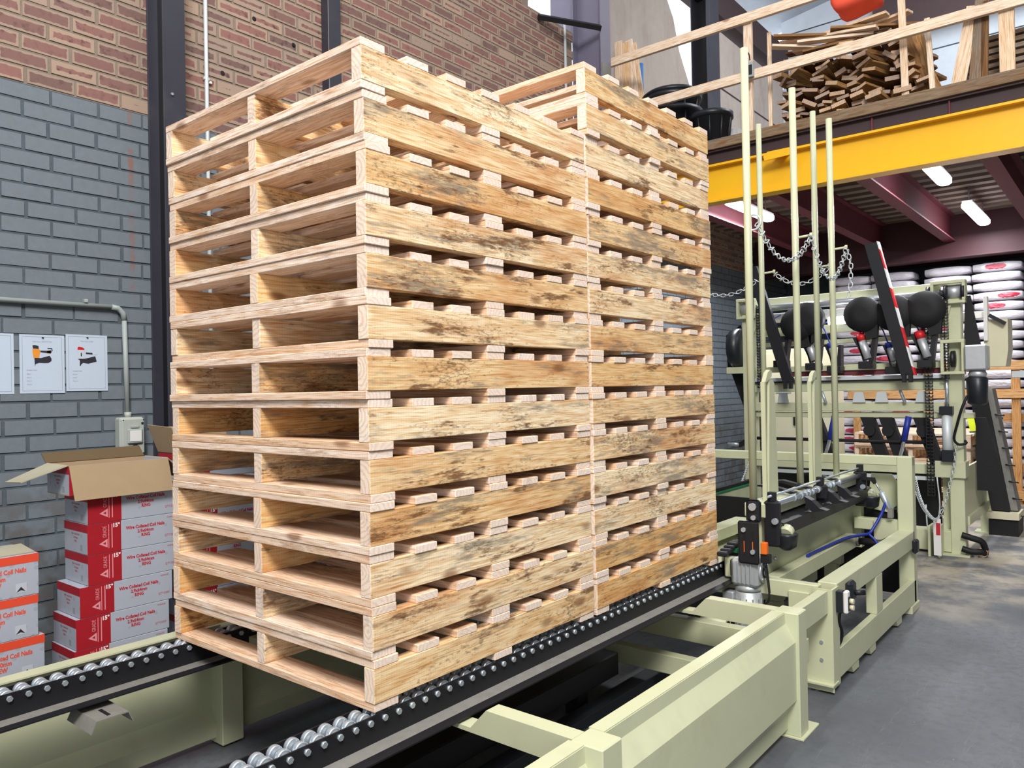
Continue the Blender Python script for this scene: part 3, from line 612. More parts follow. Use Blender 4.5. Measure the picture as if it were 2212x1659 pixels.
zt = 8 * CH + 0.128; x1 = XF + 0.012
def flap(nm, pts, mat, par, th=0.004):
    a, b, c, d = [Vector(p) for p in pts]; nrm = (b - a).cross(d - a).normalized() * th; vs = [a, b, c, d, a + nrm, b + nrm, c + nrm, d + nrm]; ce = sum(vs, Vector()) / 8
    return mesh_obj(nm, [v - ce for v in vs], [(0, 1, 2, 3), (4, 5, 6, 7), (0, 1, 5, 4), (1, 2, 6, 5), (2, 3, 7, 6), (3, 0, 4, 7)], mat, par, ce)
flap('front_flap', [(x1 + 0.003, -0.135, zt), (x1 + 0.003, 0.295, zt), (x1 + 0.03, 0.306, zt - 0.148), (x1 + 0.03, -0.124, zt - 0.148)], 'card', oc)
flap('side_flap', [(x1 - 0.005, -0.135, zt), (x1 - 0.23, -0.135, zt), (x1 - 0.235, -0.30, zt - 0.068), (x1 - 0.02, -0.31, zt - 0.055)], 'card_grey', oc)
flap('back_flap', [(x1 - 0.235, -0.14, zt), (x1 - 0.235, 0.295, zt), (x1 - 0.32, 0.31, zt + 0.045), (x1 - 0.32, -0.13, zt + 0.04)], 'card_dark', oc)
flap('far_flap', [(x1 - 0.23, 0.295, zt), (x1 - 0.005, 0.295, zt), (x1 - 0.01, 0.39, zt - 0.10), (x1 - 0.22, 0.39, zt - 0.10)], 'card', oc)
for k in range(8): carton(XF - 0.02, 0.415 + random.uniform(-0.01, 0.01), k * CH, 0.408, 0.243, CH, 'red and white nail carton %s, next to the black I-column' % names[k], 'cartons beside the I-column', 'red')
oc2 = carton(-1.93, 0.44, 8 * CH, 0.41, 0.243, CH, 'open carton with a raised tan flap, next to the black I-column', 'open cartons', 'red', True)
flap('raised_flap', [(-2.17, 0.44, 9 * CH), (-1.935, 0.44, 9 * CH), (-1.95, 0.40, 9 * CH + 0.13), (-2.2, 0.40, 9 * CH + 0.14)], 'card', oc2)
flap('raised_flap', [(-2.172, 0.44, 9 * CH), (-2.172, 0.85, 9 * CH), (-2.25, 0.84, 9 * CH + 0.12), (-2.25, 0.45, 9 * CH + 0.12)], 'card', oc2)
OH = 0.173; nm5 = ['at the floor', 'second from the floor', 'third from the floor', 'fourth from the floor', 'on top']
for k in range(5):
    tb = carton(XF, -0.252 - 0.50 + (0.0, 0.005, 0.018, -0.004, 0.0)[k], k * (OH - 0.003), 0.50, 0.30, OH - 0.003, 'orange and white nail carton %s, apart from the red cartons' % nm5[k], 'orange nail cartons', 'orange')
    if k == 4: box('torn_top', XF - 0.26, XF - 0.03, -0.60, -0.32, 5 * (OH - 0.003) - 0.0005, 5 * (OH - 0.003) + 0.0005, 'ink_dark', tb); flap('lifted_flap', [(XF - 0.02, -0.73, 5 * (OH - 0.003)), (XF - 0.02, -0.26, 5 * (OH - 0.003)), (XF - 0.14, -0.27, 5 * (OH - 0.003) + 0.02), (XF - 0.14, -0.72, 5 * (OH - 0.003) + 0.01)], 'card_grey', tb)

# ================================================================== STACKING FRAME (machine between conveyor and nailer)
G = 'green_paint'
m1 = thing('pallet_stacker', 'pale green stacking machine with tall guide poles at the end of the conveyor', 'machine', (0.2, 3.2, 0))
np_ = prism('near_post', [(0.505, 0.5), (0.595, 0.5), (0.595, 0.012), (0.43, 0.012), (0.43, 0.03), (0.455, 0.08), (0.44, 0.14)], 'y', 2.318, 2.326, G, m1)
box('post_flange', 0.585, 0.595, 2.326, 2.42, 0.03, 0.5, G, np_); box('foot_plate', 0.43, 0.60, 2.29, 2.38, 0.045, 0.053, G, np_); cyl('level_screw', (0.49, 2.34, 0.0), (0.49, 2.34, 0.085), 0.009, 'zinc', np_, 8); cyl('level_nut', (0.49, 2.34, 0.053), (0.49, 2.34, 0.066), 0.017, 'zinc', np_, 6)
box('clamp_tab', 0.515, 0.56, 2.30, 2.319, 0.39, 0.485, G, np_, 0.003); cyl('clamp_bolt', (0.54, 2.285, 0.465), (0.54, 2.30, 0.465), 0.012, 'zinc', np_, 6)
for z in (0.16, 0.245): cyl('rivet', (0.54, 2.313, z), (0.54, 2.318, z), 0.009, 'zinc', np_, 8)
box('lower_side_beam', 0.555, 0.592, 2.37, 4.08, 0.05, 0.195, G, m1, 0.004); box('upper_side_beam', 0.50, 0.592, 2.40, 4.06, 0.405, 0.515, G, m1, 0.004); box('side_stile', 0.535, 0.592, 3.11, 3.24, 0.195, 0.405, G, m1, 0.003)
box('far_post', 0.50, 0.592, 4.03, 4.12, 0.0, 0.995, G, m1, 0.004); box('far_pad', 0.49, 0.60, 3.92, 4.13, 0.0, 0.05, G, m1, 0.004)
for y in (2.62, 2.95, 3.55): prism('lifting_lug', [(y, 0.05), (y + 0.13, 0.05), (y + 0.13, -0.0 + 0.012), (y + 0.03, 0.012)], 'x', 0.52, 0.59, G, m1)
box('portal_bar', -1.32, 0.592, 4.035, 4.105, 0.935, 0.995, G, m1, 0.004); box('portal_post', -1.32, -1.24, 4.03, 4.12, 0, 0.935, G, m1, 0.004)
box('near_cross_beam', 0.16, 0.52, 2.345, 2.40, 0.425, 0.505, G, m1, 0.004); box('cross_tab', 0.38, 0.48, 2.33, 2.346, 0.36, 0.465, G, m1, 0.002)
sp = box('side_plate', 0.185, 0.205, 2.45, 4.17, 0.36, 0.80, G, m1, 0.002); box('plate_cap', 0.135, 0.255, 2.40, 4.17, 0.80, 0.872, G, m1, 0.004); box('plate_end', 0.15, 0.255, 4.10, 4.17, 0.36, 0.80, G, sp)
for y, z in ((2.9, 0.60), (3.35, 0.66), (2.62, 0.55), (2.58, 0.46), (3.75, 0.68)): cyl('plate_bolt', (0.204, y, z), (0.218, y, z), 0.010, 'zinc', sp, 6)
box('inner_beam', 0.215, 0.285, 2.47, 3.88, 0.405, 0.49, G, m1, 0.004)
an = sheet('black_angle', [(0.206, 0.795), (0.31, 0.765), (0.31, 0.705)], 'y', 2.47, 4.14, 0.006, 'black_steel', m1)
sh = cyl('chrome_shaft', (0.275, 2.44, 0.868), (0.275, 4.03, 0.860), 0.0155, 'chrome', m1, 14); cyl('tie_rod', (0.275, 2.36, 0.915), (0.275, 3.98, 0.912), 0.0065, 'zinc', m1, 8)
for y in (2.72, 2.83, 2.90, 2.96, 3.02, 3.12, 3.34, 3.40, 3.52): cyl('collar', (0.275, y, 0.867), (0.275, y + 0.022, 0.867), 0.021, 'zinc', sh, 14)
for y in (2.76, 3.0, 3.47):
    prism('upper_finger', [(0.255, 0.880), (0.285, 0.890), (0.12, 0.925), (0.03, 0.915), (0.11, 0.908)], 'y', y, y + 0.045, 'black_steel', m1)
for y in (2.86, 3.22, 3.45): prism('lower_hook', [(0.29, 0.86), (0.30, 0.80), (0.335, 0.775), (0.41, 0.79), (0.37, 0.80), (0.33, 0.84)], 'y', y, y + 0.06, 'black_steel', m1)
def bearing_arm(y, full):
    a = box('bearing_arm', 0.235, 0.315, y, y + 0.045, 0.655 if full else 0.80, 0.89, 'black_steel', m1, 0.012); box('rod_clip', 0.255, 0.295, y + 0.005, y + 0.035, 0.885, 0.935, 'black_steel', a, 0.003)
    if full:
        cyl('pivot_bolt', (0.30, y - 0.02, 0.79), (0.30, y, 0.79), 0.016, 'zinc', a, 10); lathe('black_bucket', [(0.018, -0.055), (0.048, -0.035), (0.056, 0.02), (0.058, 0.03)], (0.33, y + 0.065, 0.69), 'z', 'black_plastic', m1, 14); cyl('bucket_lid', (0.325, y + 0.06, 0.715), (0.325, y + 0.10, 0.735), 0.035, G, m1, 12)
bearing_arm(2.40, True); bearing_arm(3.17, False); bearing_arm(4.0, True)
mp = box('sensor_plate', 0.185, 0.26, 2.30, 2.312, 0.79, 0.905, 'black_steel', m1, 0.012); cyl('plate_nut', (0.222, 2.285, 0.87), (0.222, 2.30, 0.87), 0.020, 'zinc', mp, 8); cyl('plate_nut', (0.225, 2.288, 0.815), (0.225, 2.30, 0.815), 0.013, 'zinc', mp, 8)
sl = box('slotted_plate', 0.155, 0.262, 2.262, 2.272, 0.585, 0.80, 'black_steel', m1, 0.008)
for x in (0.188, 0.232): box('slot', x - 0.004, x + 0.004, 2.2605, 2.2625, 0.63, 0.75, 'black_rough', sl); box('slot_glint', x - 0.002, x + 0.002, 2.2600, 2.2615, 0.645, 0.70, 'orange_plastic', sl)
for x, z in ((0.188, 0.757), (0.234, 0.65)): cyl('button_screw', (x, 2.25, z), (x, 2.262, z), 0.012, 'zinc', sl, 10)
box('sensor', 0.268, 0.298, 2.27, 2.30, 0.64, 0.70, 'orange_plastic', m1, 0.004); box('sensor_bracket', 0.262, 0.31, 2.28, 2.31, 0.595, 0.64, 'black_steel', m1, 0.003)
tube('sensor_cable', bez([(0.265, 2.285, 0.64), (0.28, 2.29, 0.57), (0.30, 2.28, 0.49), (0.305, 2.27, 0.42), (0.27, 2.27, 0.385)], 6), 0.005, 'rubber', m1); tube('sensor_cable', bez([(0.275, 2.29, 0.66), (0.29, 2.30, 0.55), (0.305, 2.285, 0.45)], 6), 0.0045, 'rubber', m1)
gb = thing('gear_motor', 'silver worm gearbox and motor hanging at the conveyor rail end', 'motor', (0.17, 2.35, 0.37))
box('gearbox_housing', 0.105, 0.245, 2.28, 2.42, 0.465, 0.60, 'cast_alu', gb, 0.012)
for i in range(5): box('rib', 0.12 + i * 0.022, 0.128 + i * 0.022, 2.272, 2.281, 0.48, 0.585, 'cast_alu', gb, 0.002)
cyl('output_flange', (0.244, 2.35, 0.535), (0.256, 2.35, 0.535), 0.055, 'cast_alu', gb, 20); cyl('hollow_bore', (0.2555, 2.35, 0.535), (0.259, 2.35, 0.535), 0.030, 'black_rough', gb, 16); cyl('shaft_end', (0.258, 2.35, 0.535), (0.263, 2.35, 0.535), 0.020, 'zinc', gb, 14)
for a in range(4): cyl('cap_screw', (0.256, 2.35 + 0.045 * math.cos(a * 1.571 + 0.78), 0.535 + 0.045 * math.sin(a * 1.571 + 0.78)), (0.260, 2.35 + 0.045 * math.cos(a * 1.571 + 0.78), 0.535 + 0.045 * math.sin(a * 1.571 + 0.78)), 0.006, 'zinc', gb, 6)
lathe('motor_adapter', [(0.055, 0.0), (0.068, 0.0), (0.07, 0.02), (0.06, 0.035)], (0.17, 2.35, 0.432), 'z', 'cast_alu', gb, 20); lathe('motor_body', [(0.05, -0.30), (0.066, -0.29), (0.068, 0.0)], (0.17, 2.35, 0.432), 'z', 'cast_alu', gb, 20)
tb = box('terminal_box', 0.05, 0.11, 2.29, 2.37, 0.345, 0.425, 'cast_alu', gb, 0.006)
for a in range(14): t_ = a / 14 * 2 * math.pi; box('cooling_fin', 0.17 + 0.066 * math.cos(t_) - 0.004, 0.17 + 0.066 * math.cos(t_) + 0.004, 2.35 + 0.066 * math.sin(t_) - 0.004, 2.35 + 0.066 * math.sin(t_) + 0.004, 0.16, 0.40, 'cast_alu', gb)
box('rail_end_block', 0.0, 0.09, 2.43, 2.50, 0.44, 0.60, 'black_steel', m1, 0.004); box('end_cover', 0.03, 0.105, 2.37, 2.41, 0.475, 0.585, G, m1, 0.008); box('end_bearing', 0.075, 0.104, 2.34, 2.37, 0.49, 0.58, 'black_plastic', m1, 0.006)
ch = thing('drive_chain', 'black roller chain running over the sprocket behind the gearmotor', 'chain', (0.05, 2.9, 0.62))
for i in range(26): y = 2.30 + i * 0.042; box('chain_link', 0.02, 0.075, y, y + 0.036, 0.595 + (0.028 if i > 2 else 0.009 * i), 0.62 + (0.028 if i > 2 else 0.009 * i), 'black_steel', ch, 0.006)
box('chain_channel', -0.02, 0.10, 2.45, 4.0, 0.50, 0.595, G, m1, 0.003); box('green_wear_strip', 0.015, 0.08, 2.42, 4.0, 0.598, 0.618, 'green_strip', m1)
lc_ = box('left_inner_channel', -0.98, -0.93, 2.55, 5.2, 0.50, 0.60, G, m1, 0.004); box('left_wear_strip', -0.985, -0.925, 2.55, 5.2, 0.60, 0.615, 'green_strip', m1); box('left_chain', -0.975, -0.935, 2.55, 5.25, 0.615, 0.645, 'black_rough', m1)
box('left_guard_plate', -1.06, -1.03, 4.15, 4.62, 0.52, 0.86, G, m1, 0.01); box('left_side_plate', -1.15, -1.12, 2.5, 4.2, 0.30, 0.62, G, m1, 0.004); box('left_foot', -1.16, -1.06, 2.5, 2.6, 0, 0.31, G, m1); box('left_foot', -1.0, -0.92, 4.9, 5.0, 0, 0.50, G, m1)
for y in (2.75, 3.3, 3.85): box('bed_cross_beam', -1.12, 0.19, y, y + 0.07, 0.28, 0.36, G, m1, 0.004)
box('bed_plate', -0.9, -0.1, 2.7, 4.0, 0.36, 0.372, G, m1); box('bed_rail', -0.62, -0.50, 2.6, 4.05, 0.42, 0.50, G, m1, 0.004)
box('bed_leg', -0.9, -0.82, 2.75, 2.82, 0, 0.28, G, m1); box('bed_leg', 0.08, 0.16, 3.85, 3.92, 0, 0.28, G, m1); box('bed_leg', 0.10, 0.18, 2.75, 2.82, 0, 0.28, G, m1)
for y, z1 in ((2.364, 3.22), (3.07, 3.22), (3.76, 3.22)):
    cyl('guide_pole', (0.20, y, 0.87), (0.20, y, z1), 0.0195, G, m1, 14)
for x in (-0.39, 0.0): cyl('guide_pole', (x, 4.07, 0.99), (x, 4.07, 3.40), 0.0195, G, m1, 14)
for y in (2.50, 3.24):
    fn = prism('gusset_fin', [(y + 0.06, 0.87), (y + 0.20, 0.87), (y + 0.17, 1.49), (y + 0.15, 1.51), (y + 0.10, 1.51)], 'x', 0.195, 0.207, G, m1); prism('fin_tab', [(y + 0.02, 1.49), (y + 0.09, 1.515), (y + 0.12, 1.53), (y + 0.125, 1.555), (y + 0.10, 1.565), (y + 0.065, 1.55)], 'x', 0.190, 0.212, G, fn); box('fin_edge', 0.190, 0.212, y + 0.015, y + 0.03, 0.87, 1.50, G, fn)
for x, y, z in ((0.2, 3.07, 2.34), (0.2, 3.76, 2.36), (-0.39, 4.07, 2.30), (0.0, 4.07, 2.30)): cyl('chain_hook', (x, y, z), (x + 0.085, y + 0.02, z + 0.008), 0.0075, G, m1, 8); cyl('hook_end', (x + 0.085, y + 0.02, z - 0.005), (x + 0.085, y + 0.02, z + 0.022), 0.009, G, m1, 8)
tube('chain_ring', [(0.215 + 0.04 * math.cos(a), 2.40, 2.325 + 0.04 * math.sin(a)) for a in [i * math.pi / 8 for i in range(16)]], 0.006, 'galv', m1, 6, True)
# guard plate, air cylinder, hoses, small controls
prism('guard_plate', [(0.27, 0.62), (0.30, 0.86), (0.43, 0.86), (0.47, 0.80), (0.47, 0.66), (0.40, 0.60)], 'y', 4.20, 4.21, G, m1); box('square_guard', 0.46, 0.56, 4.19, 4.20, 0.60, 0.79, G, m1, 0.004); box('ledge_beam', 0.23, 0.50, 4.02, 4.09, 0.50, 0.575, G, m1, 0.004); prism('ledge_gusset', [(0.36, 0.42), (0.50, 0.50), (0.50, 0.575), (0.36, 0.575)], 'y', 4.0, 4.02, G, m1)
ac = cyl('air_cylinder', (0.415, 3.98, 0.76), (0.465, 3.98, 0.655), 0.020, 'zinc', m1, 12); cyl('piston_rod', (0.375, 3.99, 0.83), (0.415, 3.98, 0.76), 0.006, 'chrome', m1, 8); prism('crank_arm', [(0.30, 0.855), (0.375, 0.855), (0.385, 0.82), (0.37, 0.81), (0.35, 0.835), (0.30, 0.835)], 'y', 3.98, 4.0, 'black_steel', m1); box('cylinder_clevis', 0.455, 0.485, 3.96, 4.0, 0.60, 0.66, 'dusty_steel', m1)
tube('blue_hose', bez([(0.445, 3.97, 0.70), (0.42, 3.95, 0.62), (0.38, 3.9, 0.53), (0.36, 3.87, 0.50), (0.33, 3.80, 0.50), (0.29, 3.6, 0.505), (0.26, 3.2, 0.50), (0.255, 3.0, 0.50)], 6), 0.010, 'blue_hose', m1); tube('blue_hose', bez([(0.36, 3.87, 0.50), (0.41, 3.86, 0.45), (0.43, 3.85, 0.36), (0.44, 3.85, 0.25)], 6), 0.009, 'blue_hose', m1); tube('blue_hose', bez([(0.40, 3.2, 0.26), (0.42, 3.22, 0.34), (0.46, 3.3, 0.35), (0.50, 3.4, 0.30), (0.50, 3.42, 0.22)], 6), 0.012, 'blue_hose', m1)
cyl('black_roller', (0.285, 3.88, 0.445), (0.50, 3.88, 0.445), 0.022, 'black_steel', m1, 14); cyl('roller_bush', (0.285, 3.88, 0.445), (0.30, 3.88, 0.445), 0.036, 'dusty_steel', m1, 14)
box('pillow_bearing', 0.592, 0.625, 3.97, 4.04, 0.38, 0.47, 'black_plastic', m1, 0.012); box('pillow_bearing', 0.592, 0.63, 2.52, 2.60, 0.40, 0.50, 'black_plastic', m1, 0.014); cyl('bearing_shaft', (0.625, 2.57, 0.44), (0.665, 2.60, 0.44), 0.014, 'black_steel', m1, 10)
ps = box('push_button_box', 0.597, 0.63, 2.36, 2.40, 0.385, 0.49, 'black_plastic', m1, 0.004); box('box_lid', 0.63, 0.652, 2.358, 2.402, 0.385, 0.492, 'white_paint', ps, 0.006); box('button_plate', 0.652, 0.657, 2.365, 2.395, 0.40, 0.465, 'ink_dark', ps)
for z in (0.415, 0.445): cyl('button', (0.657, 2.38, z), (0.675, 2.38, z), 0.013, 'cream', ps, 12)
tube('switch_cable', bez([(0.61, 2.38, 0.385), (0.60, 2.40, 0.33), (0.60, 2.44, 0.27), (0.585, 2.44, 0.21), (0.54, 2.40, 0.19)], 6), 0.007, 'rubber', m1)
box('black_lower_panel', -0.9, 0.46, 4.22, 4.24, 0.05, 0.62, 'black_rough', m1)

# ================================================================== CHAINS
def link_mesh(L=0.038, Wd=0.023, r=0.0032):
    pts = []; R_ = Wd / 2; S = L / 2 - R_
    for i in range(6): a = -math.pi / 2 + math.pi * i / 5; pts.append((R_ * math.sin(a) , S + R_ * math.cos(a), 0))
    for i in range(6): a = math.pi / 2 + math.pi * i / 5; pts.append((R_ * math.sin(a), -S + R_ * math.cos(a), 0))
    o = tube('chain_link', pts, r, 'galv', None, 5, True); d = o.data
    off = WL[o.name]; d.transform(Matrix.Translation(off)); bpy.data.objects.remove(o); return d
LM = link_mesh()
def chain(label, a, b, sag, pitch=0.031, pts=None):
    N = 60
    P = [Vector(p) for p in pts] if pts else [Vector(a).lerp(Vector(b), i / N) + Vector((0, 0, -sag * 4 * (i / N) * (1 - i / N))) for i in range(N + 1)]
    t = thing('chain', label, 'chain', P[0]); acc = 0.0; k = 0
    seg = [(P[i + 1] - P[i]).length for i in range(len(P) - 1)]; tot = sum(seg); s = pitch / 2
    while s < tot:
        d = s; i = 0
        while i < len(seg) - 1 and d > seg[i]: d -= seg[i]; i += 1
        p = P[i].lerp(P[i + 1], min(1, d / seg[i])); dr = (P[i + 1] - P[i]).normalized()
        o = bpy.data.objects.new('chain_link', LM); link(o, t, p)
        u, v = frame(dr)
        if k % 2: u, v = v, -u
        o.rotation_euler = Matrix((( u.x, dr.x, v.x), (u.y, dr.y, v.y), (u.z, dr.z, v.z))).to_euler(); k += 1; s += pitch
    return t
chain('galvanised chain sagging from the ring pole to the next guide pole', (0.225, 2.42, 2.33), (0.285, 3.09, 2.345), 0.17)
chain('galvanised chain with a loose tail hooked on the last pole of the side plate', (0.285, 3.09, 2.34), (0.285, 3.78, 2.36), 0.22)
chain('short galvanised chain tail hanging from the last pole hook', (0.29, 3.79, 2.35), (0.29, 3.79, 2.02), 0.0, pts=[(0.29, 3.79, 2.35), (0.31, 3.79, 2.25), (0.305, 3.79, 2.12), (0.29, 3.79, 2.05)])
chain('galvanised chain slung between the two poles standing on the portal bar', (-0.305, 4.09, 2.30), (0.085, 4.09, 2.30), 0.10)
chain('galvanised chain running from the portal pole towards the painted wall', (-0.95, 4.05, 2.28), (-0.40, 4.06, 2.27), 0.11)
chain('pale chain draped from the nailing machine post to the stacker post', None, None, 0, pts=bez([hit(1975, 1032, 1, 4.15), hit(1984, 1070, 1, 4.6), hit(2000, 1104, 1, 5.2), hit(2022, 1122, 1, 5.7), hit(2040, 1090, 1, 5.84), hit(2058, 1020, 1, 5.9), hit(2066, 965, 1, 5.93)], 10))
chain('pale chain hanging from the left nailing machine post', None, None, 0, pts=bez([hit(1628, 955, 1, 5.9), hit(1622, 985, 1, 5.7), hit(1612, 1015, 1, 5.4), hit(1603, 1040, 1, 5.0)], 8))
q = hit(2024, 1122, 1, 5.72); tg = box('paper_tag', q.x - 0.028, q.x + 0.028, q.y - 0.002, q.y, q.z - 0.30, q.z + 0.005, 'white_paint'); tag(tg, 'long white card tag with red print hanging from the draped chain', 'tag')
box('tag_print', q.x - 0.008, q.x + 0.024, q.y - 0.004, q.y - 0.002, q.z - 0.13, q.z - 0.03, 'ink_red', tg)

# ================================================================== NAILING MACHINE
YM = 6.0
m2 = thing('nailing_machine', 'large pale green nailing machine with black discs and nail guns', 'machine', (-0.4, YM, 0))
for x0, x1_ in ((0.475, 0.585), (-1.335, -1.225)):
    box('main_post', x0, x1_, YM - 0.03, YM + 0.10, 0.0, 2.30, G, m2, 0.005)
    s_ = 1 if x0 > 0 else -1; xc_ = (x0 + x1_) / 2
    br = prism('bearing_bracket', [(xc_ - 0.055 if s_ > 0 else xc_ + 0.055, 1.95), (xc_ - s_ * 0.15, 2.14), (xc_ - s_ * 0.15, 2.17), (xc_ - s_ * 0.0, 2.17)], 'y', YM - 0.06, YM - 0.03, G, m2)
    for a in ((xc_ - 0.16 * (1 if s_ > 0 else 0.55), xc_ + 0.10 * (1 if s_ > 0 else 1.0)),):
        xa, xb = a
        for bb in ((xa, xb, 2.31, 2.34), (xa, xb, 2.14, 2.165)): box('bracket_bar', bb[0], bb[1], YM - 0.09, YM + 0.02, bb[2], bb[3], G, br, 0.003)
        for xx in (xa, xb - 0.025): box('bracket_bar', xx, xx + 0.025, YM - 0.09, YM + 0.02, 2.165, 2.31, G, br, 0.003)
    cyl('bearing', (xc_ - 0.05, YM - 0.02, 2.24), (xc_ + 0.06, YM - 0.02, 2.24), 0.055, 'cast_alu', br, 16)
box('top_bar', -1.25, 0.42, YM + 0.03, YM + 0.10, 2.245, 2.335, G, m2, 0.004); cyl('main_shaft', (-1.30, YM - 0.02, 2.235), (0.56, YM - 0.02, 2.235), 0.032, 'chrome', m2, 18)
for z0, z1 in ((1.965, 2.045), (1.86, 1.90), (2.10, 2.19)): box('upper_cross_bar', -1.23, 0.48, YM + 0.12, YM + 0.19, z0, z1, G if z0 < 2.09 else 'white_paint', m2, 0.003)
box('silver_slide_rail', -1.22, 0.48, YM - 0.05, YM + 0.06, 1.505, 1.545, 'galv', m2, 0.004); box('slide_beam', -1.22, 0.48, YM - 0.03, YM + 0.09, 1.41, 1.505, G, m2, 0.004); box('slide_groove', -1.22, 0.48, YM - 0.054, YM - 0.05, 1.495, 1.512, 'black_steel', m2)
box('clamp_beam', -1.22, 0.56, YM - 0.03, YM + 0.09, 1.225, 1.305, G, m2, 0.004); box('clamp_beam_lower', -1.22, 0.66, YM, YM + 0.09, 1.165, 1.212, G, m2, 0.004)
box('base_beam', -1.22, 0.40, YM - 0.03, YM + 0.09, 0.68, 0.765, G, m2, 0.004); box('base_block', 0.36, 0.60, YM - 0.06, YM + 0.12, 0.66, 0.80, G, m2, 0.004); box('base_rail', -1.0, 0.36, YM - 0.06, YM - 0.02, 0.63, 0.66, 'galv', m2)
box('floor_beam', -1.3, 0.5, YM - 0.02, YM + 0.12, 0.02, 0.20, G, m2, 0.004); box('black_back_panel', -1.2, 0.35, YM + 0.3, YM + 0.32, 0.05, 0.66, 'black_rough', m2); box('side_cabinet', 0.40, 0.50, YM + 0.10, YM + 0.5, 0.18, 0.66, G, m2)
# coil canisters
for (u, v) in ((1722, 700), (1741, 689), (1862, 679), (1930, 676), (1997, 668)):
    c = hit(u, v, 1, YM - 0.16); d = lathe('coil_canister', [(0.05, -0.05), (0.155, -0.045), (0.16, 0.0), (0.155, 0.045), (0.05, 0.05)], (c.x, YM - 0.13, c.z), 'y', 'black_rough', m2, 24)
    prism('feed_chute', [(c.x + 0.0, c.z - 0.05), (c.x + 0.13, c.z - 0.04), (c.x + 0.12, c.z - 0.21), (c.x + 0.03, c.z - 0.23)], 'y', YM - 0.16, YM - 0.10, 'black_rough', d)
# nail guns in their black holders
for i, (u, v, big) in enumerate(((1683, 752, 1), (1752, 757, 1), (1799, 763, 0), (1867, 752, 1), (1925, 763, 0), (1994, 748, 1))):
    c = hit(u, v, 1, YM - 0.1); g_ = link(bpy.data.objects.new('nail_gun', None), m2, (c.x, YM - 0.1, c.z)); s = 1.0 if big else 0.72
    cyl('gun_barrel', (c.x - 0.015 * s, YM - 0.11, c.z + 0.07 * s), (c.x + 0.04 * s, YM - 0.13, c.z - 0.10 * s), 0.036 * s, 'cast_alu', g_, 12); cyl('gun_head', (c.x - 0.03 * s, YM - 0.105, c.z + 0.13 * s), (c.x - 0.012 * s, YM - 0.11, c.z + 0.065 * s), 0.040 * s, 'red_plastic' if big else 'blue_hose', g_, 12)
    for sg in (-1, 1): prism('holder_plate', [(c.x + sg * 0.10 * s + 0.01, c.z + 0.10 * s), (c.x + sg * 0.07 * s + 0.01, c.z + 0.10 * s), (c.x + 0.02 + sg * 0.02, c.z - 0.14), (c.x + 0.05 + sg * 0.03, c.z - 0.14)], 'y', YM - 0.14, YM - 0.05, 'black_steel', g_)
    box('holder_foot', c.x - 0.04, c.x + 0.08, YM - 0.16, YM - 0.02, c.z - 0.185, c.z - 0.12, 'black_steel', g_, 0.004)
    tube('air_hose', bez([(c.x - 0.025, YM - 0.10, c.z + 0.13 * s), (c.x - 0.06, YM - 0.10, c.z + 0.2), (c.x - 0.10, YM - 0.04, c.z + 0.27), (c.x - 0.02, YM + 0.02, c.z + 0.33)], 5), 0.006, 'blue_hose', g_, 6)
box('gun_rail', -1.2, 0.45, YM + 0.0, YM + 0.08, 1.60, 1.655, G, m2, 0.004); box('red_timber_rail', -0.95, 0.45, YM + 0.02, YM + 0.10, 1.555, 1.60, 'red_oxide', m2)
# diagonal arms
def arm(p, q, stripe):
    p = Vector(p); q = Vector(q); wv = Vector((0.05, 0, 0.012))
    a = prism('swing_arm', [(p.x - 0.05, p.z), (p.x + 0.05, p.z + 0.0), (q.x + 0.05, q.z), (q.x - 0.05, q.z)], 'y', p.y - 0.05, p.y + 0.0, 'black_steel', m2)
    if stripe: prism('hazard_strip', [(p.x + 0.051, p.z + 0.01), (p.x + 0.066, p.z + 0.005), (q.x + 0.066, q.z), (q.x + 0.051, q.z)], 'y', p.y - 0.052, p.y - 0.0, 'hazard_stripe', a)
    for dx in (-0.025, 0.025): box('arm_hinge', q.x + dx - 0.015, q.x + dx + 0.015, p.y - 0.07, p.y - 0.02, q.z - 0.06, q.z + 0.02, 'black_steel', a, 0.004)
arm((-0.048, YM - 0.25, 2.70), (0.222, YM - 0.25, 1.54), True); arm((-1.12, YM - 0.25, 2.62), (-0.79, YM - 0.25, 1.50), False)
# clamp fittings on the beams
for u in (1691, 1855, 1904, 1992): c = hit(u, 860, 1, YM - 0.05); prism('clamp_bracket', [(c.x - 0.055, 1.305), (c.x + 0.055, 1.305), (c.x + 0.045, 1.36), (c.x + 0.04, 1.40), (c.x - 0.035, 1.40), (c.x - 0.045, 1.36)], 'y', YM - 0.05, YM - 0.035, 'galv', m2)
for u in (1780, 1950): c = hit(u, 855, 1, YM - 0.05); cyl('clamp_pin', (c.x - 0.02, YM - 0.05, 1.41), (c.x + 0.02, YM - 0.06, 1.30), 0.014, 'zinc', m2, 10)
# lower swing legs and pistons
for u in (1770, 1885, 1925, 2000):
    a = hit(u - 12, 895, 1, YM - 0.02); b = hit(u + 22, 985, 1, YM - 0.02); prism('swing_leg', [(a.x - 0.06, 1.17), (a.x + 0.05, 1.17), (b.x + 0.06, 0.76), (b.x - 0.04, 0.76)], 'y', YM - 0.02, YM + 0.06, 'black_rough', m2); cyl('leg_pivot', (a.x + 0.02, YM - 0.05, 1.05), (a.x + 0.02, YM, 1.05), 0.05, 'black_rough', m2, 12)
for u in (1795, 1955): a = hit(u + 8, 900, 1, YM - 0.06); b = hit(u - 14, 985, 1, YM - 0.06); cyl('gas_piston', (a.x, YM - 0.06, 1.13), (b.x, YM - 0.06, 0.78), 0.017, 'chrome', m2, 10); cyl('piston_sleeve', (a.x, YM - 0.06, 1.18), ((a.x + b.x) / 2, YM - 0.06, 0.96), 0.026, 'blue_hose', m2, 10)
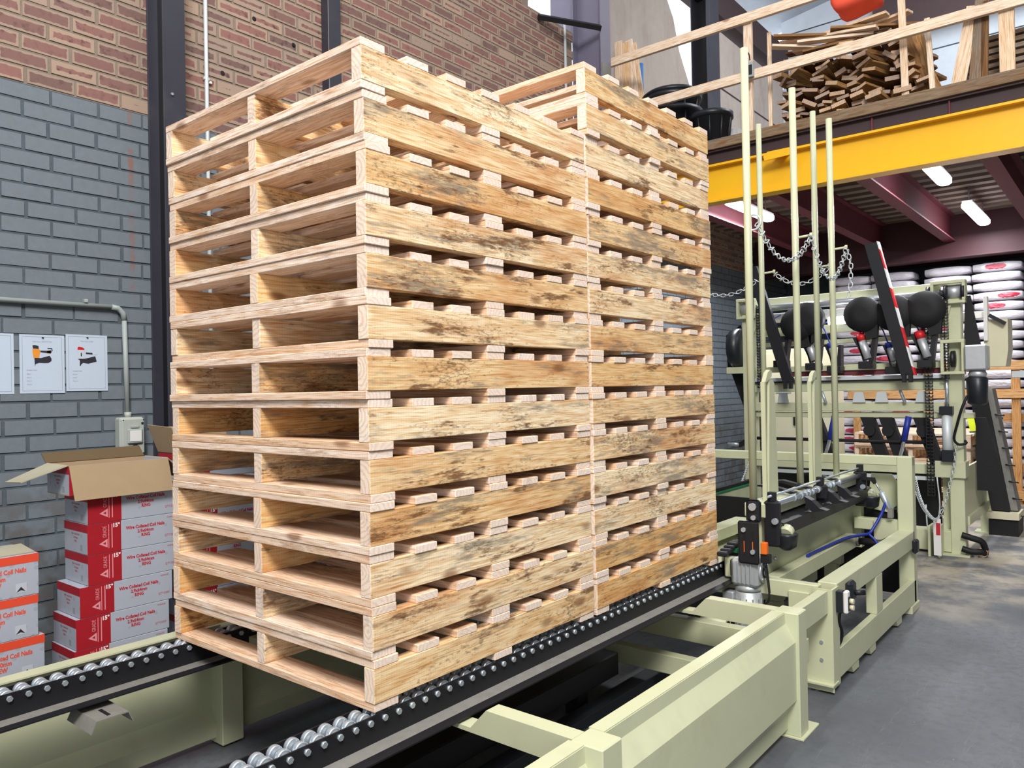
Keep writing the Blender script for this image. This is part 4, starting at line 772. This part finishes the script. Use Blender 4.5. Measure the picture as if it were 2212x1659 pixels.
cyl('cross_shaft', (-1.2, YM - 0.03, 0.955), (0.35, YM - 0.03, 0.955), 0.016, 'black_rough', m2, 10)
# vertical roller chains
def roller_chain(x, y, z0, z1, n):
    vs = []; fs = []
    for i in range(n):
        z = z0 + (z1 - z0) * i / n; h = (z1 - z0) / n * 0.62
        for dx in (-0.016, 0.010):
            b = len(vs)
            for ddx in (0, 0.006):
                for dy in (-0.010, 0.010):
                    for dz in (0, h * 1.35): vs.append((dx + ddx, dy, z + dz - z0))
            fs += [tuple(b + k for k in f) for f in ((0, 1, 3, 2), (4, 5, 7, 6), (0, 1, 5, 4), (2, 3, 7, 6), (0, 2, 6, 4), (1, 3, 7, 5))]
        b = len(vs)
        for ddx in (-0.016, 0.016):
            for dy in (-0.006, 0.006):
                for dz in (0, h * 0.5): vs.append((ddx, dy, z + dz - z0))
        fs += [tuple(b + k for k in f) for f in ((0, 1, 3, 2), (4, 5, 7, 6), (0, 1, 5, 4), (2, 3, 7, 6), (0, 2, 6, 4), (1, 3, 7, 5))]
    return mesh_obj('roller_chain', vs, fs, 'black_steel', m2, (x, y, z0))
for u in (2002, 2010): c = hit(u, 800, 1, YM - 0.10); roller_chain(c.x, YM - 0.10, 0.5, 2.25, 60)
for u in (2036, 2044): c = hit(u, 700, 1, YM - 0.10); roller_chain(c.x, YM - 0.10, 1.50, 2.27, 30)
c = hit(1638, 720, 1, YM - 0.10); roller_chain(c.x, YM - 0.10, 1.45, 2.27, 30)
for u, v in ((2041, 630), (2003, 645)): c = hit(u, v, 1, YM - 0.1); cyl('sprocket', (c.x - 0.012, YM - 0.06, 2.235), (c.x + 0.012, YM - 0.06, 2.235), 0.065, 'black_steel', m2, 18)
cyl('large_sprocket', (0.60, YM - 0.02, 2.235), (0.625, YM - 0.02, 2.235), 0.085, 'black_steel', m2, 20); prism('chain_guard', [(0.62, 2.20), (0.66, 2.20), (0.74, 1.70), (0.70, 1.62), (0.60, 1.68)], 'y', YM - 0.03, YM - 0.01, 'black_rough', m2)
lathe('black_flywheel', [(0.10, -0.06), (0.19, -0.05), (0.20, 0.0), (0.19, 0.06), (0.10, 0.07)], (-1.40, YM + 0.02, 1.86), 'x', 'black_plastic', m2, 26); box('motor_mount', -1.50, -1.33, YM - 0.05, YM + 0.08, 1.60, 1.665, G, m2, 0.003)
prism('black_side_panel', [(-1.55, 1.66), (-1.25, 1.66), (-1.25, 0.85), (-1.30, 0.95)], 'y', YM + 0.15, YM + 0.18, 'black_rough', m2)
prism('black_side_panel', [(-1.56, 2.0), (-1.40, 2.1), (-1.30, 1.7), (-1.55, 1.6)], 'y', YM + 0.10, YM + 0.13, 'black_rough', m2)
cyl('crank_handle', (-1.52, YM, 0.885), (-1.40, YM, 0.885), 0.016, 'zinc', m2, 10); box('crank_arm', -1.41, -1.32, YM - 0.01, YM + 0.01, 0.87, 0.92, 'black_steel', m2, rot=(0, -0.5, 0))
# right-hand side: drive box, motor, control box, legs, conveyor belts
db = thing('drive_unit', 'grey gearbox and black motor on the nailing machine post', 'motor', (0.66, YM - 0.1, 1.3))
box('frame_bar', 0.44, 0.62, YM - 0.12, YM - 0.05, 1.805, 1.835, G, db, 0.003); box('frame_bar', 0.44, 0.62, YM - 0.12, YM - 0.05, 1.54, 1.565, G, db, 0.003); box('frame_bar', 0.44, 0.465, YM - 0.12, YM - 0.05, 1.565, 1.805, G, db, 0.003); box('frame_bar', 0.595, 0.62, YM - 0.12, YM - 0.05, 1.565, 1.805, G, db, 0.003); lathe('sprocket', [(0.02, -0.02), (0.07, -0.015), (0.07, 0.015), (0.02, 0.02)], (0.53, YM - 0.07, 1.67), 'x', 'black_steel', db, 16)
box('gearbox', 0.622, 0.785, YM - 0.16, YM + 0.02, 1.57, 1.78, 'cast_alu', db, 0.012); lathe('gearbox_neck', [(0.06, 0.0), (0.07, 0.03), (0.055, 0.06)], (0.705, YM - 0.07, 1.51), 'z', 'cast_alu', db, 16); lathe('motor', [(0.05, 0.0), (0.075, 0.02), (0.08, 0.22), (0.06, 0.24)], (0.70, YM - 0.07, 1.28), 'z', 'black_plastic', db, 18)
tube('motor_cable', bez([(0.64, YM - 0.16, 1.36), (0.60, YM - 0.18, 1.25), (0.56, YM - 0.15, 1.12), (0.53, YM - 0.12, 1.0), (0.56, YM - 0.10, 0.95), (0.61, YM - 0.07, 0.96), (0.60, YM - 0.05, 0.98)], 6), 0.011, 'rubber', db, 8)
cbx = prism('control_box', [(0.74, 2.0), (0.90, 2.0), (0.90, 1.74), (0.88, 1.60), (0.74, 1.60), (0.72, 1.74)], 'y', YM + 0.15, YM + 0.45, 'cream', m2); box('box_arm', 0.55, 0.76, YM + 0.2, YM + 0.26, 2.02, 2.08, 'white_paint', m2, 0.004); box('clamp_lever', 0.76, 0.90, YM + 0.10, YM + 0.13, 1.98, 2.01, 'black_steel', m2, rot=(0, 0.6, 0)); box('white_bracket', 0.73, 0.76, YM + 0.12, YM + 0.2, 1.82, 2.20, 'white_paint', m2, 0.003)
cyl('lift_piston', (0.47, YM - 0.06, 0.80), (0.47, YM - 0.06, 1.22), 0.040, 'galv', m2, 16); cyl('lift_rod', (0.475, YM - 0.06, 1.22), (0.475, YM - 0.06, 1.55), 0.016, 'chrome', m2, 10); box('piston_cap', 0.42, 0.52, YM - 0.11, YM - 0.01, 1.20, 1.27, 'black_plastic', m2, 0.004); box('piston_base', 0.43, 0.52, YM - 0.11, YM - 0.01, 0.80, 0.90, 'black_plastic', m2, 0.004)
prism('skirt_panel', [(YM + 0.12, 0.30), (YM + 1.2, 0.30), (YM + 1.2, 0.74), (YM + 0.12, 0.74)], 'x', 0.56, 0.58, G, m2); box('rear_leg', 0.52, 0.62, YM + 1.22, YM + 1.32, 0.0, 0.80, G, m2, 0.004); box('rear_foot', 0.47, 0.68, YM + 1.18, YM + 1.36, 0.0, 0.015, G, m2); box('side_sill', 0.54, 0.60, YM + 0.1, YM + 1.3, 0.24, 0.32, G, m2, 0.004); box('front_foot', 0.40, 0.62, YM - 0.08, YM + 0.14, 0.0, 0.015, G, m2)
p = hit(2110, 840, 1, 7.2); q2 = hit(2160, 1080, 1, 7.2)
prism('infeed_belt', [(p.x - 0.07, p.z), (p.x + 0.07, p.z), (q2.x + 0.08, q2.z - 0.1), (q2.x - 0.07, q2.z - 0.1)], 'y', 7.2, 7.5, 'black_rough', m2); prism('belt_edge', [(p.x + 0.071, p.z), (p.x + 0.12, p.z), (q2.x + 0.14, q2.z - 0.1), (q2.x + 0.081, q2.z - 0.1)], 'y', 7.25, 7.5, 'dusty_steel', m2); box('belt_foot', q2.x - 0.09, q2.x + 0.15, 7.15, 7.55, 0.0, 0.16, 'black_rough', m2); box('belt_tray', q2.x - 0.1, q2.x + 0.16, 7.12, 7.5, 0.16, 0.22, 'cream', m2)
prism('black_guard', [(0.60, 1.15), (0.68, 1.15), (0.82, 0.55), (0.82, 0.50), (0.60, 0.50)], 'y', 6.5, 6.52, 'black_rough', m2)
for i in range(7): z = p.z - 0.25 - i * 0.16; xx = p.x + 0.10 + (q2.x - p.x) * (0.25 + i * 0.16) / (p.z - q2.z); cyl('belt_pin', (xx, 7.24, z), (xx + 0.08, 7.24, z - 0.01), 0.007, 'black_steel', m2, 6)
tp = box('label_printer', 0.90, 1.08, YM + 0.3, YM + 0.5, 1.50, 1.56, 'galv', bev=0.006, parent=m2); box('print_head', 1.02, 1.10, YM + 0.28, YM + 0.42, 1.16, 1.50, 'white_paint', m2, 0.01)
for i, z in enumerate((0.165, 0.05)): tube('rubber_hose', bez([(0.56, YM - 0.06, z + 0.02), (0.63, YM - 0.05, z), (0.70, YM - 0.02, z - 0.03 + 0.03 * i), (0.72, YM + 0.02, max(0.03, z - 0.10))], 6), 0.026, 'rubber', m2, 10)
tube('hose_loop', bez([hit(2000, 1090, 1, 5.9), hit(2004, 1140, 1, 5.9), hit(2015, 1150, 1, 5.9), hit(2030, 1100, 1, 5.9), hit(2024, 1030, 1, 5.9)], 6), 0.006, 'galv', m2, 6)
for x in (0.33, 0.40): box('foot_channel', x, x + 0.02, 5.80, 5.98, 0.0, 0.26, G, m2, 0.002)
ct = lathe('cardboard_tube', [(0.030, -0.035), (0.040, -0.035), (0.040, 0.035), (0.030, 0.035)], (0.70, 6.03, 0.04), 'y', 'crate_wood', None, 16); tag(ct, 'short brown cardboard tube lying on the sawdust-strewn floor', 'tube')
ec = thing('electrical_cabinet', 'cream electrical cabinet against the grey wall behind the nailing machine', 'cabinet', (-1.35, 7.8, 0)); box('cabinet_body', -1.75, -0.95, 7.6, 8.0, 0, 1.9, 'cream', ec, 0.008); box('cabinet_door', -1.34, -0.96, 7.585, 7.6, 0.1, 1.85, 'cream', ec, 0.004); box('cabinet_door', -1.74, -1.36, 7.585, 7.6, 0.1, 1.85, 'cream', ec, 0.004); box('door_vent', -1.6, -1.42, 7.58, 7.586, 1.38, 1.48, 'conduit_grey', ec); box('door_handle', -1.40, -1.38, 7.57, 7.586, 1.0, 1.12, 'black_plastic', ec)
vs_ = thing('safety_vest', 'fluorescent yellow vest with grey trousers hung behind the black guard', 'clothing', (0.9, 8.2, 0.5)); q = hit(2100, 910, 1, 8.2)
prism('vest', [(q.x - 0.06, q.z + 0.09), (q.x + 0.07, q.z + 0.07), (q.x + 0.08, q.z - 0.10), (q.x - 0.02, q.z - 0.11)], 'y', 8.2, 8.24, 'hivis', vs_); prism('trousers', [(q.x - 0.03, q.z - 0.11), (q.x + 0.08, q.z - 0.11), (q.x + 0.10, q.z - 0.50), (q.x + 0.03, q.z - 0.50)], 'y', 8.2, 8.23, 'trouser', vs_); box('hanging_stand', q.x + 0.0, q.x + 0.03, 8.245, 8.275, 0.0, q.z + 0.15, 'black_steel', vs_)

# ================================================================== BAGS ON PALLETS
def bag_mesh():
    bm = bmesh.new(); bmesh.ops.create_cube(bm, size=1.0); bmesh.ops.subdivide_edges(bm, edges=list(bm.edges), cuts=3, use_grid_fill=True)
    for v in bm.verts:
        x, y, z = v.co * 2; f = (1 - abs(x) ** 4 * 0.30) ; v.co = Vector((x * 0.5 * (1 - 0.05 * y * y), y * 0.5 * (1 - 0.06 * z * z), z * 0.5 * (1 - max(0.40 * abs(x) ** 8, 0.16 * abs(y) ** 4))))
    bmesh.ops.scale(bm, vec=(0.535, 0.44, 0.120), verts=bm.verts); me = bpy.data.meshes.new('bag'); bm.to_mesh(me); bm.free(); me.materials.append(MATS['bag_plastic'])
    for p_ in me.polygons: p_.use_smooth = True
    return me
BG = bag_mesh()
def bag_stack(x0, y0, layers, label, group, cols=2):
    for k in range(layers):
        for c_ in range(cols):
            o = bpy.data.objects.new('plastic_bag', BG); link(o, None, (x0 + 0.27 + c_ * 0.55 + random.uniform(-0.015, 0.015), y0 + 0.2 + random.uniform(-0.02, 0.02), 0.155 + 0.06 + k * 0.122)); o.rotation_euler = (random.uniform(-0.004, 0.004), random.uniform(-0.004, 0.004), random.uniform(-0.03, 0.03)); tag(o, label, 'bag', group)
    pallet(x0 + 1.12, y0 - 0.03, 0.0, 'pallet under the %s' % group, 'pallets under the bags', 0.0)
bag_stack(-1.62, 9.75, 23, 'white plastic bag in the tall stack nearest the grey end corner', 'bags nearest the grey corner'); bag_stack(-0.42, 9.75, 23, 'white plastic bag in the middle tall stack behind the nailing machine', 'bags in the middle stack'); bag_stack(0.78, 9.70, 23, 'white plastic bag in the tall stack behind the slender timber crate', 'bags behind the timber crate')
bag_stack(1.98, 9.70, 23, 'white plastic bag in the stack furthest from the grey corner', 'bags furthest from the grey corner')
tf = thing('timber_crate', 'slender open timber crate standing in front of the white bags', 'crate', (1.0, 9.55, 0))
for x in (0.90, 1.75): board('upright', (x, 9.55, 0.55), 1.1, 0.07, 0.035, 'z', 'crate_wood', tf)
for z in (0.05, 0.42, 1.02): board('crossbar', (1.2, 9.585, z + 0.0), 1.5, 0.10, 0.03, 'xs', 'crate_wood', tf)
tf2 = thing('timber_crate', 'wide open timber crate behind the clamp beams of the nailing machine', 'crate', (-0.4, 9.4, 0))
for z in (0.10, 1.32, 1.66): board('crossbar', (-0.3, 9.42, z), 2.0, 0.11, 0.04, 'xs', 'crate_wood', tf2)
for x in (-1.2, -0.35, 0.6): board('upright', (x, 9.46, 0.85), 1.7, 0.09, 0.04, 'z', 'crate_wood', tf2)

# ================================================================== MEZZANINE
YB = 5.4
mz = thing('mezzanine', 'timber-decked mezzanine on a bright yellow edge beam and red joists', 'mezzanine', (0, YB, 3.2))
eb = box('edge_beam', -2.64, 4.2, YB + 0.065, YB + 0.08, 3.25, 3.565, 'yellow_paint', mz); box('top_flange', -2.64, 4.2, YB, YB + 0.15, 3.565, 3.585, 'yellow_paint', eb); box('bottom_flange', -2.64, 4.2, YB, YB + 0.15, 3.225, 3.245, 'yellow_paint', eb)
q = hit(1690, 338, 1, YB); prism('lug_plate', [(q.x - 0.10, 3.565), (q.x + 0.16, 3.565), (q.x + 0.12, 3.50), (q.x - 0.13, 3.49), (q.x - 0.14, 3.53)], 'y', YB - 0.09, YB - 0.08, 'yellow_paint', eb); box('lug_arm', q.x - 0.05, q.x + 0.05, YB - 0.085, YB + 0.03, 3.545, 3.565, 'yellow_paint', eb)
for x in (-1.70, -0.875, -0.07, 0.86, 1.75, 2.65):
    j_ = box('joist', x - 0.005, x + 0.005, YB + 0.08, 10.9, 3.25, 3.56, 'red_oxide', mz); box('joist_flange', x - 0.062, x + 0.062, YB + 0.15, 10.9, 3.235, 3.25, 'red_oxide', j_); box('joist_flange', x - 0.062, x + 0.062, YB + 0.15, 10.9, 3.555, 3.57, 'red_oxide', j_)
for x in (-0.62, 0.05, 0.62, 1.6): prism('hanger_plate', [(x, 3.585), (x + 0.012, 3.585), (x + 0.012, 3.70), (x, 3.70)], 'y', YB + 0.02, YB + 0.13, 'red_oxide', mz)
box('rear_beam', -2.6, 4.2, 9.55, 9.70, 3.05, 3.57, 'red_oxide_dark', mz); box('rear_beam_flange', -2.6, 4.2, 9.50, 9.75, 3.03, 3.05, 'red_oxide_dark', mz)
y = YB + 0.10
while y < 10.9: box('deck_batten', -2.6, 4.2, y, y + 0.12, 3.572, 3.69, 'batten_brown', mz); y += 0.27
for i in range(28): box('deck_plank', -2.6, 4.2, YB + 0.0 + i * 0.2, YB + 0.193 + i * 0.2, 3.70, 3.735, 'beam_brown', mz)  # dark plank colour paints in the shade between the lit battens
board('edge_board', (0.8, YB - 0.01, 3.765), 6.8, 0.09, 0.03, 'xs', 'grey_timber', mz); box('fascia_board', -2.6, 4.2, YB + 0.04, YB + 0.06, 3.60, 3.70, 'beam_brown', mz); box('floor_sheet', -2.6, 4.2, YB + 0.01, 9.6, 3.735, 3.795, 'batten_brown', mz)
DZ = 3.795
gr = thing('guard_rail', 'pale timber guard rail along the mezzanine edge', 'railing', (0, YB, DZ))
board('top_rail', (0.85, YB - 0.02, 4.85), 6.7, 0.085, 0.04, 'xs', 'pine_rail', gr); board('mid_rail', (1.1, YB - 0.02, 4.315), 6.2, 0.085, 0.04, 'xs', 'pine_rail', gr)
for x, wd in ((-0.99, 0.075), (1.02, 0.10)): board('rail_post', (x, YB + 0.02, DZ + 0.52), 1.04, wd, 0.04, 'z', 'pine_rail', gr)
def tilt_board(label, x, y, lean_x, lean_y, L, wd, mat, name='timber_board', group=None):
    o = board(name, (x + lean_x * L / 2, y + lean_y * L / 2, DZ + L / 2 * 0.985), L, wd, 0.022, 'z', mat); d = Vector((lean_x, lean_y, 1)).normalized(); r_ = Vector((1, 0, 0)); r_ = (r_ - d * r_.dot(d)).normalized(); n_ = r_.cross(d)
    o.rotation_euler = Matrix(((r_.x, d.x, n_.x), (r_.y, d.y, n_.y), (r_.z, d.z, n_.z))).to_euler(); o.location = Vector((x, y, DZ + 0.012)) + d * (L / 2); tag(o, label, 'board', group); return o
tilt_board('thin upright batten standing against the offcut heap', -0.86, 5.60, 0.0, 0.0, 0.95, 0.035, 'pine_rail')
for x, lx, L, wd in ((0.30, -0.02, 0.95, 0.055), (0.50, -0.05, 0.62, 0.04)): tilt_board('narrow pale batten propped at the heap edge under the mid rail', x, 5.50, lx, 0.0, L, wd, 'pine_rail', group='battens propped at the heap edge')
for x, lx, L, wd, m_ in ((0.68, 0.22, 0.6, 0.10, 'pine_rail'), (0.80, 0.10, 0.62, 0.09, 'grey_timber'), (0.86, 0.04, 0.60, 0.05, 'offcut')): tilt_board('wide board leaning on the mid rail over the yellow beam', x, 5.48, lx, -0.08, L, wd, m_, group='boards leaning on the mid rail')
for i, (x, lx) in enumerate(((0.40, -0.28), (0.44, -0.20), (0.48, -0.36), (0.36, -0.10))): tilt_board('rough board slanting against the side of the offcut heap', x + 0.04, 5.62 + 0.05 * i, lx, 0.0, 0.62, 0.09, 'offcut', group='boards slanting against the heap')
for i, (u, v, lx) in enumerate(((1336, 92, 0.0), (1350, 95, 0.02), (1358, 88, 0.10), (1366, 94, 0.14))):
    q = hit(u, v, 1, 5.72 + 0.035 * i); L = q.z - DZ; tilt_board('short pale plank standing on end near the purple-grey column', q.x + lx * L, 5.72 + 0.035 * i, -lx, 0.0, L, 0.085, 'pine_rail', group='planks near the purple-grey column')
for i in range(8): o = board('timber_board', (1.15, 5.75, DZ + 0.03 + i * 0.055), 0.9, 0.12, 0.035, 'x', 'grey_timber'); tag(o, 'grey weathered board in the neat pile behind the leaning boards', 'board', 'boards in the neat grey pile'); o.rotation_euler.z += random.uniform(-0.05, 0.05)
rnd = random.Random(3); k = 0
for row in range(10):
    z = DZ + 0.035 + row * 0.067; x = -0.86 + 0.012 * row + rnd.uniform(0, 0.05); xe = 0.40 - 0.02 * row
    while x < xe:
        wd = rnd.uniform(0.085, 0.14); L = rnd.uniform(0.35, 0.7)
        o = board('timber_offcut', (x + wd / 2, 5.50 + rnd.uniform(-0.06, 0.10) + 0.012 * row + L / 2, z + rnd.uniform(-0.008, 0.008)), L, wd, rnd.uniform(0.022, 0.040), 'y', 'offcut', None, 0.0)
        o.rotation_euler = (rnd.uniform(-0.10, 0.08), rnd.uniform(-0.42, 0.42) * (1 if rnd.random() < 0.7 else 2.2), rnd.uniform(-0.45, 0.35)); tag(o, 'short brown timber offcut in the heap on the mezzanine', 'offcut', 'timber offcuts heaped on the mezzanine'); x += wd * rnd.uniform(0.98, 1.2)
for i in range(12):
    o = board('timber_board', (rnd.uniform(-0.45, 0.15), 5.55 + rnd.uniform(0, 0.3), DZ + 0.66 + i * 0.012), rnd.uniform(0.5, 0.85), 0.085, 0.022, 'x', 'pine_rail' if i % 3 else 'offcut'); o.rotation_euler = (0, 0, math.pi / 2 + rnd.uniform(-0.35, 0.35)); o.rotation_euler.x += rnd.uniform(-0.2, 0.2); tag(o, 'long pale board lying loose on top of the offcut heap', 'board', 'boards on top of the heap')
def sack():
    bm = bmesh.new(); bmesh.ops.create_icosphere(bm, subdivisions=3, radius=1.0)
    for v in bm.verts:
        n_ = v.co.copy(); f = 1 + 0.06 * math.sin(5 * n_.x + 3 * n_.z) + 0.05 * math.sin(7 * n_.y + 2 * n_.x); sg = lambda a: math.copysign(abs(a) ** 0.6, a); v.co = Vector((sg(n_.x) * 0.21 * f, sg(n_.y) * 0.16 * f, sg(n_.z) * 0.24 * f))
    me = bpy.data.meshes.new('orange_sack'); bm.to_mesh(me); bm.free(); me.materials.append(MATS['orange_cloth'])
    for p_ in me.polygons: p_.use_smooth = True
    q = hit(1852, 12, 1, 5.72); o = link(bpy.data.objects.new('orange_sack', me), None, (q.x, 5.78, q.z + 0.19)); tag(o, 'bright orange fabric sack resting on top of the offcut heap', 'sack')
sack()
def bin_(x, y, rad, h, label, lid, z0=DZ):
    t = thing('plastic_bin', label, 'bin', (x, y, z0)); lathe('bin_body', [(rad * 0.80, 0.0), (rad * 0.98, h - 0.05), (rad * 1.06, h - 0.05), (rad * 1.06, h), (rad * 0.98, h), (rad * 0.93, h - 0.01), (rad * 0.78, 0.02)], (x, y, z0), 'z', 'black_plastic', t, 28)
    for a in range(10): an_ = a / 10 * 2 * math.pi; cyl('bin_rib', (x + rad * 0.815 * math.cos(an_), y + rad * 0.815 * math.sin(an_), z0 + 0.03), (x + rad * 0.97 * math.cos(an_), y + rad * 0.97 * math.sin(an_), z0 + h - 0.06), 0.008, 'black_plastic', t, 5)
    if lid: lathe('bin_lid', [(rad * 1.07, 0.0), (rad * 1.09, 0.02), (rad * 0.95, 0.05), (rad * 0.3, 0.065)], (x, y, z0 + h), 'z', 'black_plastic', t, 28)
    return t
q = hit(1538, 290, 1, 5.62); bin_(q.x, 5.62, 0.195, 0.34, 'small black plastic bin by the pole, with bits on top', False); q = hit(1450, 260, 1, 5.75); bin_(q.x, 5.78, 0.29, 0.52, 'large black plastic bin holding a second bin nested inside', False); bin_(q.x, 5.78, 0.285, 0.45, 'black plastic bin with a lid, nested in the large bin', True, DZ + 0.22)
q = hit(1552, 222, 1, 5.72); bt = lathe('plastic_bottle', [(0.03, 0.0), (0.036, 0.02), (0.036, 0.10), (0.018, 0.15), (0.012, 0.17)], (q.x, 5.80, DZ), 'z', 'pet_blue', None, 14); bt.scale = (1, 1, 2.2); tag(bt, 'clear blue plastic bottle standing behind the small bin', 'bottle')
q = hit(1585, 255, 1, 5.95); bxw = box('small_carton', q.x - 0.05, q.x + 0.06, 5.9, 6.05, DZ, DZ + 0.26, 'white_paint', bev=0.003); tag(bxw, 'small white and red carton between the bins and the heap', 'carton'); box('carton_side', q.x - 0.051, q.x + 0.061, 5.898, 5.9, DZ, DZ + 0.10, 'red_plastic', bxw)
q = hit(1384, 138, 1, 5.9); bl = cyl('blue_tube', (q.x, 5.9, DZ), q, 0.028, 'tube_blue', None, 12); tag(bl, 'blue plastic tube standing beside the short planks', 'tube')
cb = tube('cable', bez([hit(1612, 110, 1, 5.34), hit(1618, 118, 1, 5.34), hit(1620, 130, 1, 5.34)], 6), 0.006, 'rubber'); tag(cb, 'short black cable above the control pendant', 'cable')
pd = thing('control_pendant', 'small grey box hanging on the rail post above the guide poles', 'control', hit(1620, 150, 1, 5.3)); q = hit(1620, 150, 1, 5.33); box('pendant_body', q.x - 0.025, q.x + 0.03, YB - 0.075, YB - 0.042, q.z - 0.07, q.z + 0.07, 'conduit_grey', pd, 0.005); box('pendant_screen', q.x - 0.01, q.x + 0.022, YB - 0.078, YB - 0.075, q.z - 0.05, q.z + 0.04, 'black_plastic', pd)

# ================================================================== LAMPS
def batten(x, y0, y1, z, label):
    t = thing('batten_lamp', label, 'lamp', (x, (y0 + y1) / 2, z), 'batten lamps under the mezzanine'); r_ = 0.062; vs = []; fs = []; N = 14
    for zz, rr in ((-0.035, 0.7), (-0.02, 1.0), (0.02, 1.0)):
        for i in range(N):
            a = 2 * math.pi * i / N; c_ = math.cos(a) * r_ * rr; s_ = math.sin(a) * r_ * rr; vs.append((c_, s_ + (1 if s_ >= 0 else -1) * ((y1 - y0) / 2 - r_), zz))
    for l_ in range(2): fs += [(l_ * N + i, l_ * N + (i + 1) % N, (l_ + 1) * N + (i + 1) % N, (l_ + 1) * N + i) for i in range(N)]
    fs += [tuple(range(N)), tuple(range(2 * N, 3 * N))]
    mesh_obj('diffuser', vs, fs, 'lamp_glow', t, (x, (y0 + y1) / 2, z)); box('lamp_back', x - 0.05, x + 0.05, y0 + 0.03, y1 - 0.03, z + 0.02, z + 0.05, 'white_paint', t)
    for yy in (y0 + 0.15, y1 - 0.15): cyl('hanger', (x, yy, z + 0.05), (x, yy, 3.575), 0.006, 'zinc', t, 6)
    l = bpy.data.lights.new('batten_light', 'AREA'); l.shape = 'RECTANGLE'; l.size = 0.1; l.size_y = y1 - y0; l.energy = 52; l.color = (0.92, 0.95, 1.0); lo = bpy.data.objects.new('batten_light', l); link(lo, t, (x, (y0 + y1) / 2, z - 0.05))
LZ = 3.36
batten(0.366, 5.93, 6.75, LZ, 'glowing white batten lamp above the nailing machine drive unit'); batten(0.356, 7.95, 9.2, LZ, 'glowing white batten lamp over the pallets behind the nailing machine'); batten(-1.46, 6.0, 7.15, LZ, 'glowing white batten lamp seen beside the chain ring pole')
wlamp = thing('work_lamp', 'small bright work lamp among the nail guns', 'lamp', hit(1812, 692, 1, YM - 0.12)); q = hit(1812, 692, 1, YM - 0.12); cyl('lamp_lens', (q.x - 0.09, q.y, q.z), (q.x + 0.09, q.y, q.z), 0.035, 'lamp_glow', wlamp, 12); box('lamp_bracket', q.x - 0.02, q.x + 0.02, q.y + 0.03, q.y + 0.25, q.z - 0.02, q.z + 0.02, 'black_steel', wlamp)
bpy.context.view_layer.update()
